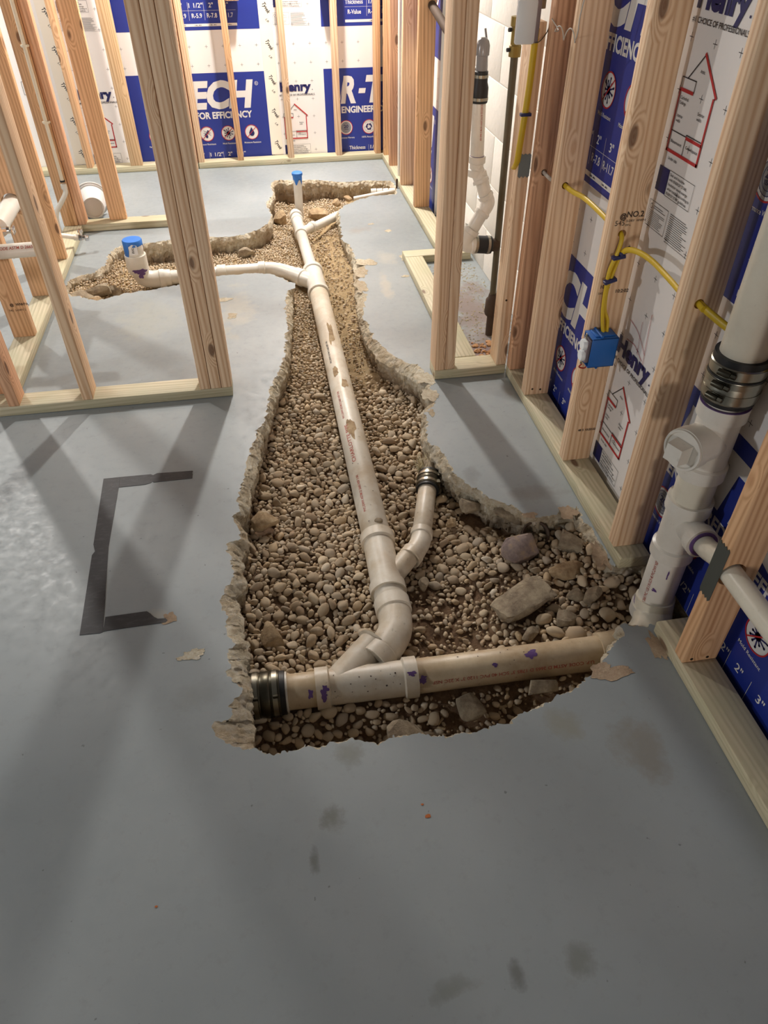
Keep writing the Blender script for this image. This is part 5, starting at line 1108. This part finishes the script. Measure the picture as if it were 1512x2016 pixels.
bm = bmesh.new(); tube(bm, catmull([(bx0 - 0.004, by0 + 0.03, bz0 - 0.002), (bx0 - 0.012, by0 + 0.028, bz0 - 0.010), (bx0 + 0.004, by0 + 0.026, bz0 - 0.014), (bx0 + 0.012, by0 + 0.03, bz0 - 0.004)], 5), 0.0022, 8); obj('red_wire', bm, 'wire_blue', B, 40)
# yellow cables
def cable(name, pts, r, mat, label, flat=1.0, group=None, cat='cable', n=8):
    bm = bmesh.new(); tube(bm, catmull(pts, n), r, 12, True, flat); o = obj(name, bm, mat, None, 60); return tag(o, label, cat, group)
GC = 'yellow cables on the right wall'
cable('cable', [(0.905, 1.80, 0.758), (0.905, 1.74, 0.758), (0.902, 1.712, 0.750), (0.895, 1.706, 0.715), (0.885, 1.708, 0.670), (0.886, 1.710, 0.620), (0.888, 1.708, 0.57), (0.893, 1.705, 0.53), (0.900, 1.700, 0.494)], 0.0052, 'yellow', 'yellow cable from the hole in the stud straight down into the blue outlet box', 1.6, GC)
cable('cable', [(0.905, 1.30, 0.752), (0.905, 1.34, 0.755), (0.911, 1.40, 0.742), (0.913, 1.46, 0.745), (0.912, 1.55, 0.752), (0.911, 1.62, 0.748), (0.908, 1.675, 0.735), (0.903, 1.703, 0.712), (0.893, 1.707, 0.66), (0.889, 1.711, 0.61), (0.894, 1.708, 0.56), (0.906, 1.704, 0.53), (0.909, 1.700, 0.494)], 0.0050, 'yellow', 'yellow cable looping from the next stud and down into the blue outlet box', 1.5, GC)
cable('cable', [(0.905, 1.37, 0.757), (0.905, 1.339, 0.756), (0.915, 1.30, 0.748), (0.935, 1.25, 0.735), (0.955, 1.20, 0.728), (0.968, 1.10, 0.725), (0.968, 0.8, 0.73)], 0.0062, 'yellow', 'yellow cable passing from the stud behind the white stack', 1.5, GC)
cable('cable', [(0.900, 2.16, 0.757), (0.900, 2.118, 0.757), (0.903, 2.06, 0.757), (0.904, 1.98, 0.765), (0.905, 1.87, 0.763), (0.905, 1.78, 0.758)], 0.0052, 'yellow', 'yellow cable sagging between the pale stud and the stud with the blue outlet box', 1.5, GC)
cable('cable', [(0.900, 2.34, 0.742), (0.900, 2.30, 0.742), (0.903, 2.25, 0.738), (0.902, 2.19, 0.748), (0.900, 2.15, 0.757)], 0.0045, 'cream_wire', 'short pale cable between the corner stud and the pale stud', 1.4, GC)
cable('cable', [(0.834, 2.338, 1.12), (0.834, 2.338, 1.06), (0.833, 2.338, 0.98), (0.829, 2.338, 0.90), (0.824, 2.338, 0.82), (0.823, 2.345, 0.765), (0.824, 2.37, 0.74)], 0.0060, 'yellow', 'yellow cable running down the cut-off chase stud from the white sensor box', 1.7, GC)
GK = 'blue cable staples'
def staple(c, rot, label):
    bm = bmesh.new(); box(bm, (-0.0165, -0.009, -0.0042), (0.0165, 0.008, 0.0042), 0.001); box(bm, (-0.0125, -0.0100, -0.0012), (0.0125, 0.0035, 0.0012))
    o = obj('cable_staple', bm, 'dark_blue', None, 40, bw=False); o.location = c; o.rotation_euler = (0, rot, 0); tag(o, label, 'staple', GK)
staple((0.8975, 1.7005, 0.708), -0.15 + 0.0, 'upper left dark blue staple over the yellow cable below the hole'); staple((0.912, 1.7000, 0.722), -0.45, 'upper right dark blue staple on the looping yellow cable'); staple((0.888, 1.7010, 0.645), -0.30, 'lowest dark blue staple holding both yellow cables above the outlet box')
staple((0.829, 2.3340, 0.902), 0.0, 'dark blue staple on the yellow cable of the cut-off chase stud')
# sensor box and wires
t_ = empty('sensor_box', (0.80, 2.33, 1.13), 'white sensor box with a grey side at the top of the cut-off chase stud', 'sensor box')
bm = bmesh.new(); box(bm, (0.768, 2.318, 1.084), (0.826, 2.332, 1.190), 0.006); obj('cover', bm, 'white_plastic', t_, 40)
bm = bmesh.new(); box(bm, (0.772, 2.332, 1.086), (0.838, 2.343, 1.188), 0.002); box(bm, (0.8262, 2.325, 1.086), (0.838, 2.343, 1.188), 0.001); obj('base', bm, 'grey_plastic', t_, 40)
cable('thin_wire', [(0.825, 2.335, 1.094), (0.832, 2.325, 1.088), (0.845, 2.325, 1.092), (0.865, 2.335, 1.110), (0.878, 2.34, 1.14)], 0.0014, 'old_pipe', 'thin dark wire looping under the white sensor box', 1.0, 'thin wires', 'wire')
pts = [(0.866, 2.31, 1.145), (0.870, 2.26, 1.126)]
for k in range(22):
    a = k / 22 * 2 * math.pi * 2.0; pts.append((0.842 + 0.028 * k / 22, 2.20 - 0.09 * k / 22 + 0.010 * math.cos(a), 1.130 + 0.014 * math.sin(a)))
pts += [(0.862, 2.10, 1.145), (0.862, 2.10, 1.18), (0.864, 2.08, 1.26), (0.864, 2.05, 1.40)]
cable('thin_wire', pts, 0.0016, 'cream_wire', 'pale coiled wire hanging in front of the top of the pale right wall stud', 1.0, 'thin wires', 'wire', 4)
cyl2 = lambda nm, p0, p1, r, mt, lb, ct: tag(cyl(nm, p0, p1, r, mt), lb, ct)
cyl2('conduit', (0.862, 2.40, 1.16), (0.862, 2.40, 2.2), 0.014, 'old_pipe', 'weathered metal conduit above the cut-off chase stud', 'pipe')

# ------------------------------------------------------------------ pipes inside the chase
G = empty('iron_riser', (0.893, 2.66, 0.0), 'tall weathered metal pipe rising from a rusty hub inside the pipe chase', 'pipe')
bm = bmesh.new(); lathe(bm, (0.895, 2.66, -0.01), (0, 0, 1), [(0, 0.017), (0.10, 0.017), (0.10, 0.026), (0.112, 0.030), (0.165, 0.028), (0.175, 0.020), (0.19, 0.017)], 32); obj('rusty_hub', bm, 'iron', G, 40)
cyl('pipe_body', (0.893, 2.66, 0.15), (0.884, 2.66, 1.02), 0.0125, 'old_pipe', G, 24)
bm = bmesh.new(); lathe(bm, (0.884, 2.66, 1.00), (0, 0, 1), [(0, 0.013), (0, 0.020), (0.03, 0.020), (0.034, 0.017), (0.08, 0.017), (0.085, 0.022), (0.11, 0.022)], 24); obj('fitting', bm, 'brass', G, 30)
for z in (1.02, 1.075):
    bm = bmesh.new(); lathe(bm, (0.864, 2.655, z), (-1, -0.2, 0), [(0, 0.006), (0.010, 0.006)], 8); obj('bolt', bm, 'rubber', G)
W_ = empty('vent_line', (0.775, 2.66, 0.6), 'white plastic vent line zigzagging in the pipe chase, with black rubber couplings', 'pipe')
r1 = 0.0240; yv = 2.66; vx = 0.775
cyl('pipe', (vx + 0.008, yv, 0.70), (vx, yv, 0.875), r1, 'pvc', W_)
wrap_text('SCHEDULE 40 PVC-DWV ASTM D 2665 NSF', W_, (vx + 0.008, yv, 0.70), (vx, yv, 0.875), r1, 0.05, 0.168, 0.0065, True, 'red_text', 0.62)
bm = bmesh.new(); lathe(bm, (vx + 0.008, yv, 0.700), (0, 0, 1), [(0, r1), (0, r1 + 0.0012), (0.003, r1 + 0.0012), (0.003, r1)], 32, False, False); obj('purple_ring', bm, 'purple', W_)
bm = bmesh.new(); lathe(bm, (vx, yv, 0.870), (0, 0, 1), [(0, 0.0275), (0.004, 0.029), (0.045, 0.0285), (0.060, 0.024), (0.092, 0.0235), (0.094, 0.020)], 32); rb_ = obj('rubber_coupling', bm, 'rubber', W_, 35)
for z, r in ((0.878, 0.0288), (0.944, 0.0238)):
    bm = bmesh.new(); clamp_band(bm, (vx, yv, z), (0, 0, 1), r, 0.009); obj('hose_clamp', bm, 'steel', rb_, 30)
bm = bmesh.new(); lathe(bm, (vx, yv, 0.960), (0, 0, 1), [(0, 0.018), (0.045, 0.019), (0.048, 0.0225), (0.075, 0.0225), (0.088, 0.018), (0.096, 0.008), (0.097, 0.001)], 28); obj('air_valve', bm, 'clear', W_, 40)
tee('tee', W_, 'pvc', (vx + 0.009, yv, 0.702), (vx + 0.009, yv, 0.635), r1, 0.0300, 0.026, (0.35, -0.30, -0.9), 0.052, 0.040, bhub=0.014)
cyl('pipe', (vx + 0.020, yv - 0.006, 0.650), (0.826, yv - 0.01, 0.560), r1, 'pvc', W_)
elbow('elbow', W_, 'pvc', [(0.819, yv - 0.01, 0.575), (0.834, yv - 0.01, 0.548), (0.830, yv - 0.01, 0.527), (0.812, yv - 0.01, 0.500)], r1, r1 * 1.20, 0.014, 6)
cyl('pipe', (0.818, yv - 0.01, 0.510), (0.778, yv, 0.428), r1, 'pvc', W_)
elbow('elbow', W_, 'pvc', [(0.785, yv, 0.448), (0.762, yv, 0.410), (0.770, yv, 0.388), (0.802, yv, 0.386)], 0.0285, 0.033, 0.016, 6)
bm = bmesh.new(); lathe(bm, (0.790, yv, 0.387), (1, 0, -0.10), [(0, 0.026), (0.003, 0.0325), (0.074, 0.0325), (0.077, 0.026)], 32); rb_ = obj('rubber_coupling', bm, 'rubber', W_, 35)
for q in (0.008, 0.056):
    bm = bmesh.new(); clamp_band(bm, (0.790 + q, yv, 0.387 - q * 0.1), (1, 0, -0.1), 0.0326, 0.010); obj('hose_clamp', bm, 'steel', rb_, 30)
cyl('iron_inlet', (0.86, yv, 0.380), (0.893, yv, 0.377), 0.024, 'iron', W_)
bm = bmesh.new(); tube(bm, catmull([(0.790, 2.70, 1.075), (0.798, 2.70, 1.03), (0.785, 2.69, 0.985), (0.757, 2.69, 0.955), (0.742, 2.69, 0.93)], 6), 0.0035, 10); tube(bm, catmull([(0.798, 2.70, 1.03), (0.803, 2.695, 0.98), (0.802, 2.69, 0.94)], 6), 0.0028, 10); tag(obj('grey_cable', bm, 'clear', None, 40), 'grey cable hanging behind the clear air valve in the pipe chase', 'cable')
cyl2('black_pipe', (0.93, 4.12, 0.985), (0.96, 3.86, 0.90), 0.020, 'iron', 'dark metal pipe crossing near the end of the far right board', 'pipe')
R_ = empty('thin_riser', (0.893, 4.72, 0.04), 'thin white plastic pipe with red lettering standing on the far right wall plate', 'pipe')
cyl('pipe_body', (0.893, 4.72, 0.039), (0.882, 4.72, 1.8), 0.0115, 'pvc', R_, 20)
wrap_text('SCH 40 PVC 1120 ASTM D 1785 NSF-PW 3/4 IN 480 PSI', R_, (0.893, 4.72, 0.0), (0.882, 4.72, 1.8), 0.0117, 0.5, 0.72, 0.010, True, 'red_text', 0.9)
cyl2('rebar_stub', (0.868 - 0.012, 4.61, -0.02), (0.862 - 0.006, 4.60, 0.055), 0.006, 'iron', 'short rusty rebar stub at the back right end of the trench', 'rebar')
# debris on the chase floor
bm = bmesh.new(); rd = random.Random(12)
for _ in range(700):
    y = rd.uniform(2.45, 3.40); x = rd.uniform(0.785, 1.025); s = rd.uniform(0.0012, 0.0042); a = rd.uniform(0, 6.3); z = rd.uniform(0.0005, 0.002)
    q = [bm.verts.new((x + s * math.cos(a + k * 1.57) * (1.6 if k % 2 else 1), y + s * math.sin(a + k * 1.57), z)) for k in range(4)] + [bm.verts.new((x, y, z + s * 0.6))]
    for k in range(4): bm.faces.new((q[k], q[(k + 1) % 4], q[4]))
tag(obj('floor_debris', bm, 'chip'), 'pale chips and dust on the reddish chase floor', 'debris', None, 'stuff')
bm = bmesh.new()
for k in range(60):
    y = rd.uniform(2.435, 2.60); x = rd.uniform(0.79, 0.90); 
    SVq = stone_verts(I1V, 1200 + k, 2) * rd.uniform(0.003, 0.011) * np.array((1.5, 1.2, 0.8)); vv = [bm.verts.new((x + p[0], y + p[1], max(0.0, p[2] + 0.002))) for p in SVq]
    for f3 in I1F:
        try: bm.faces.new([vv[i] for i in f3])
        except ValueError: pass
tag(obj('sawdust_pile', bm, 'orange_foam', None, 40), 'orange sawdust heap at the near end of the pipe chase', 'debris', None, 'stuff')

# ------------------------------------------------------------------ left side plumbing
def tl(x): return x
P_ = empty('water_supply_pipe', (-0.95, 3.9, 0.3), 'thin cream water pipe running down the wet wall corner stud to a white elbow', 'pipe')
bm = bmesh.new(); tube(bm, catmull([(-0.985, 4.155, 1.40), (-0.985, 4.150, 1.0), (-0.985, 4.150, 0.6), (-0.985, 4.15, 0.27)], 5), 0.009, 16); obj('riser', bm, 'pex', P_, 40)
for z in (0.86, 0.54):
    bm = bmesh.new(); clamp_band(bm, (-0.985, 4.150, z), (0, 0, 1), 0.0095, 0.010, 0.004); box(bm, (-1.004, 4.152, z), (-0.966, 4.166, z + 0.009), 0.002); obj('pipe_clip', bm, 'pex', P_, 30)
bm = bmesh.new(); lathe(bm, (-0.985, 4.15, 0.235), (0, 0, 1), [(0, 0.010), (0, 0.015), (0.022, 0.015), (0.024, 0.010)], 20); obj('fitting', bm, 'pvc', P_, 35)
bm = bmesh.new(); clamp_band(bm, (-0.985, 4.15, 0.268), (0, 0, 1), 0.0095, 0.008, 0.003); obj('black_ring', bm, 'rubber', P_)
bm = bmesh.new(); tube(bm, catmull([(-0.985, 4.15, 0.24), (-0.985, 4.145, 0.215), (-1.010, 4.125, 0.18), (-1.045, 4.10, 0.135), (-1.055, 4.09, 0.09), (-1.055, 4.09, 0.04)], 6), 0.012, 18); obj('elbow_pipe', bm, 'pvc', P_, 40)
V_ = empty('shutoff_valve', (-0.92, 3.90, 0.08), 'chrome shut-off valve on a short white pipe at the end of the wet wall plate', 'valve')
bm = bmesh.new(); tube(bm, [(-1.03, 3.84, 0.11), (-0.985, 3.85, 0.10), (-0.935, 3.87, 0.082)], 0.012, 18); obj('pipe', bm, 'pvc', V_, 40)
bm = bmesh.new(); lathe(bm, (-0.940, 3.868, 0.083), (1, 0.3, -0.25), [(0, 0.015), (0.02, 0.015), (0.022, 0.010)], 20); obj('collar', bm, 'pvc', V_, 35)
bm = bmesh.new(); lathe(bm, (-0.920, 3.874, 0.078), (1, 0.3, -0.15), [(0, 0.010), (0.002, 0.014), (0.016, 0.014), (0.018, 0.009), (0.030, 0.009), (0.032, 0.013), (0.040, 0.011)], 6); lathe(bm, (-0.906, 3.878, 0.065), (0.0, 0.1, 1), [(0, 0.008), (0.035, 0.008), (0.036, 0.013), (0.048, 0.013), (0.05, 0.008)], 12); obj('valve_body', bm, 'chrome', V_, 30)
bm = bmesh.new(); box(bm, (-0.892, 3.878, 0.055), (-0.872, 3.900, 0.078), 0.004); obj('handle', bm, 'chrome', V_, 30)
L_ = empty('large_drain_pipe', (-1.0, 3.25, 0.40), 'big white drain pipe coming out of a hole in the wet wall stud', 'pipe')
bm = bmesh.new(); tube(bm, [(-1.000, 3.38, 0.440), (-1.000, 3.28, 0.440), (-1.000, 3.02, 0.436)], 0.034, 32); lathe(bm, (-1.0, 3.05, 0.4365), (0, -1, 0), [(0, 0.034), (0, 0.038), (0.035, 0.038), (0.036, 0.034)], 32); obj('pipe_body', bm, 'pvc', L_, 40)
V2 = empty('twin_valve', (-0.97, 2.99, 0.42), 'pair of chrome valves with wing handles beside the large white drain pipe', 'valve')
for k, (z, dx) in enumerate(((0.435, 0.0), (0.345, -0.03))):
    bm = bmesh.new(); lathe(bm, (-1.04 + dx, 2.985, z), (1, 0, 0), [(0, 0.012), (0.03, 0.012), (0.032, 0.017), (0.05, 0.017), (0.052, 0.009), (0.08, 0.009), (0.082, 0.014), (0.092, 0.012)], 14); lathe(bm, (-0.995 + dx, 2.985, z), (0, 0, -1), [(0, 0.009), (0.03, 0.009), (0.032, 0.013), (0.045, 0.012)], 8); vb = obj('valve_body', bm, 'chrome', V2, 30)
    bm = bmesh.new(); lathe(bm, (-0.952 + dx, 2.985, z - 0.004), (1, 0, 0.2), [(0, 0.004), (0.02, 0.004)], 8)
    for s in (-1, 1): box(bm, (-0.936 + dx, 2.980 + s * 0.010 - 0.006, z - 0.014), (-0.931 + dx, 2.980 + s * 0.010 + 0.006, z + 0.014), 0.002)
    obj('wing_handle', bm, 'chrome', vb, 30)
    bm = bmesh.new(); lathe(bm, (-1.065 + dx, 2.985, z), (1, 0, 0), [(0, 0.018), (0.028, 0.018), (0.03, 0.012)], 16); obj('white_collar', bm, 'white_plastic', V2, 35)
bm = bmesh.new()
for s in range(4): tube(bm, catmull([(-1.02 + s * 0.004, 2.98 - s * 0.004, 0.40), (-1.03 + s * 0.006, 2.972, 0.375), (-1.02 + s * 0.003, 2.975, 0.345), (-1.01, 2.98, 0.325)], 4), 0.0022, 6)
tag(obj('braided_wire', bm, 'steel_dark', None, 40), 'loop of braided wire hanging between the pair of chrome valves', 'wire')
H_ = empty('drain_branch', (-1.0, 2.88, 0.37), 'white drain pipe with grey lettering lying across the wet wall studs at the left', 'pipe')
cyl('pipe_body', (-1.45, 2.872, 0.388), (-0.835, 2.872, 0.398), 0.0265, 'pvc', H_)
wrap_text('P.E. CODE ASTM D 2665', H_, (-1.45, 2.872, 0.388), (-0.835, 2.872, 0.398), 0.0265, 1.05, 0.45, 0.011, False, 'red_text', 0.9)
wrap_blob(H_, (-1.45, 2.872, 0.388), (-0.835, 2.872, 0.398), 0.0265, 0.45, 0.455, 0.025, 0.013, 7, 'rock_grey', 'dirt_mark')
# pail lying on its side
K = empty('pail', (-0.93, 4.40, 0.0), 'translucent white plastic pail lying on its side behind the short plate, base towards us', 'pail')
bm = bmesh.new(); pd = Vector((-0.17, 0.98, 0.0)).normalized(); pb = Vector((-0.894, 4.280, 0.088))
lathe(bm, pb, pd, [(0.006, 0.001), (0.006, 0.046), (0.0, 0.049), (0.0, 0.056), (0.004, 0.058), (0.150, 0.078), (0.151, 0.092), (0.162, 0.092), (0.162, 0.075), (0.02, 0.054)], 44, False, False); obj('body', bm, 'pail', K, 40)
bm = bmesh.new(); clamp_band(bm, pb + pd * 0.140, pd, 0.078, 0.006, 0.006); obj('rim_band', bm, 'pail', K, 40)
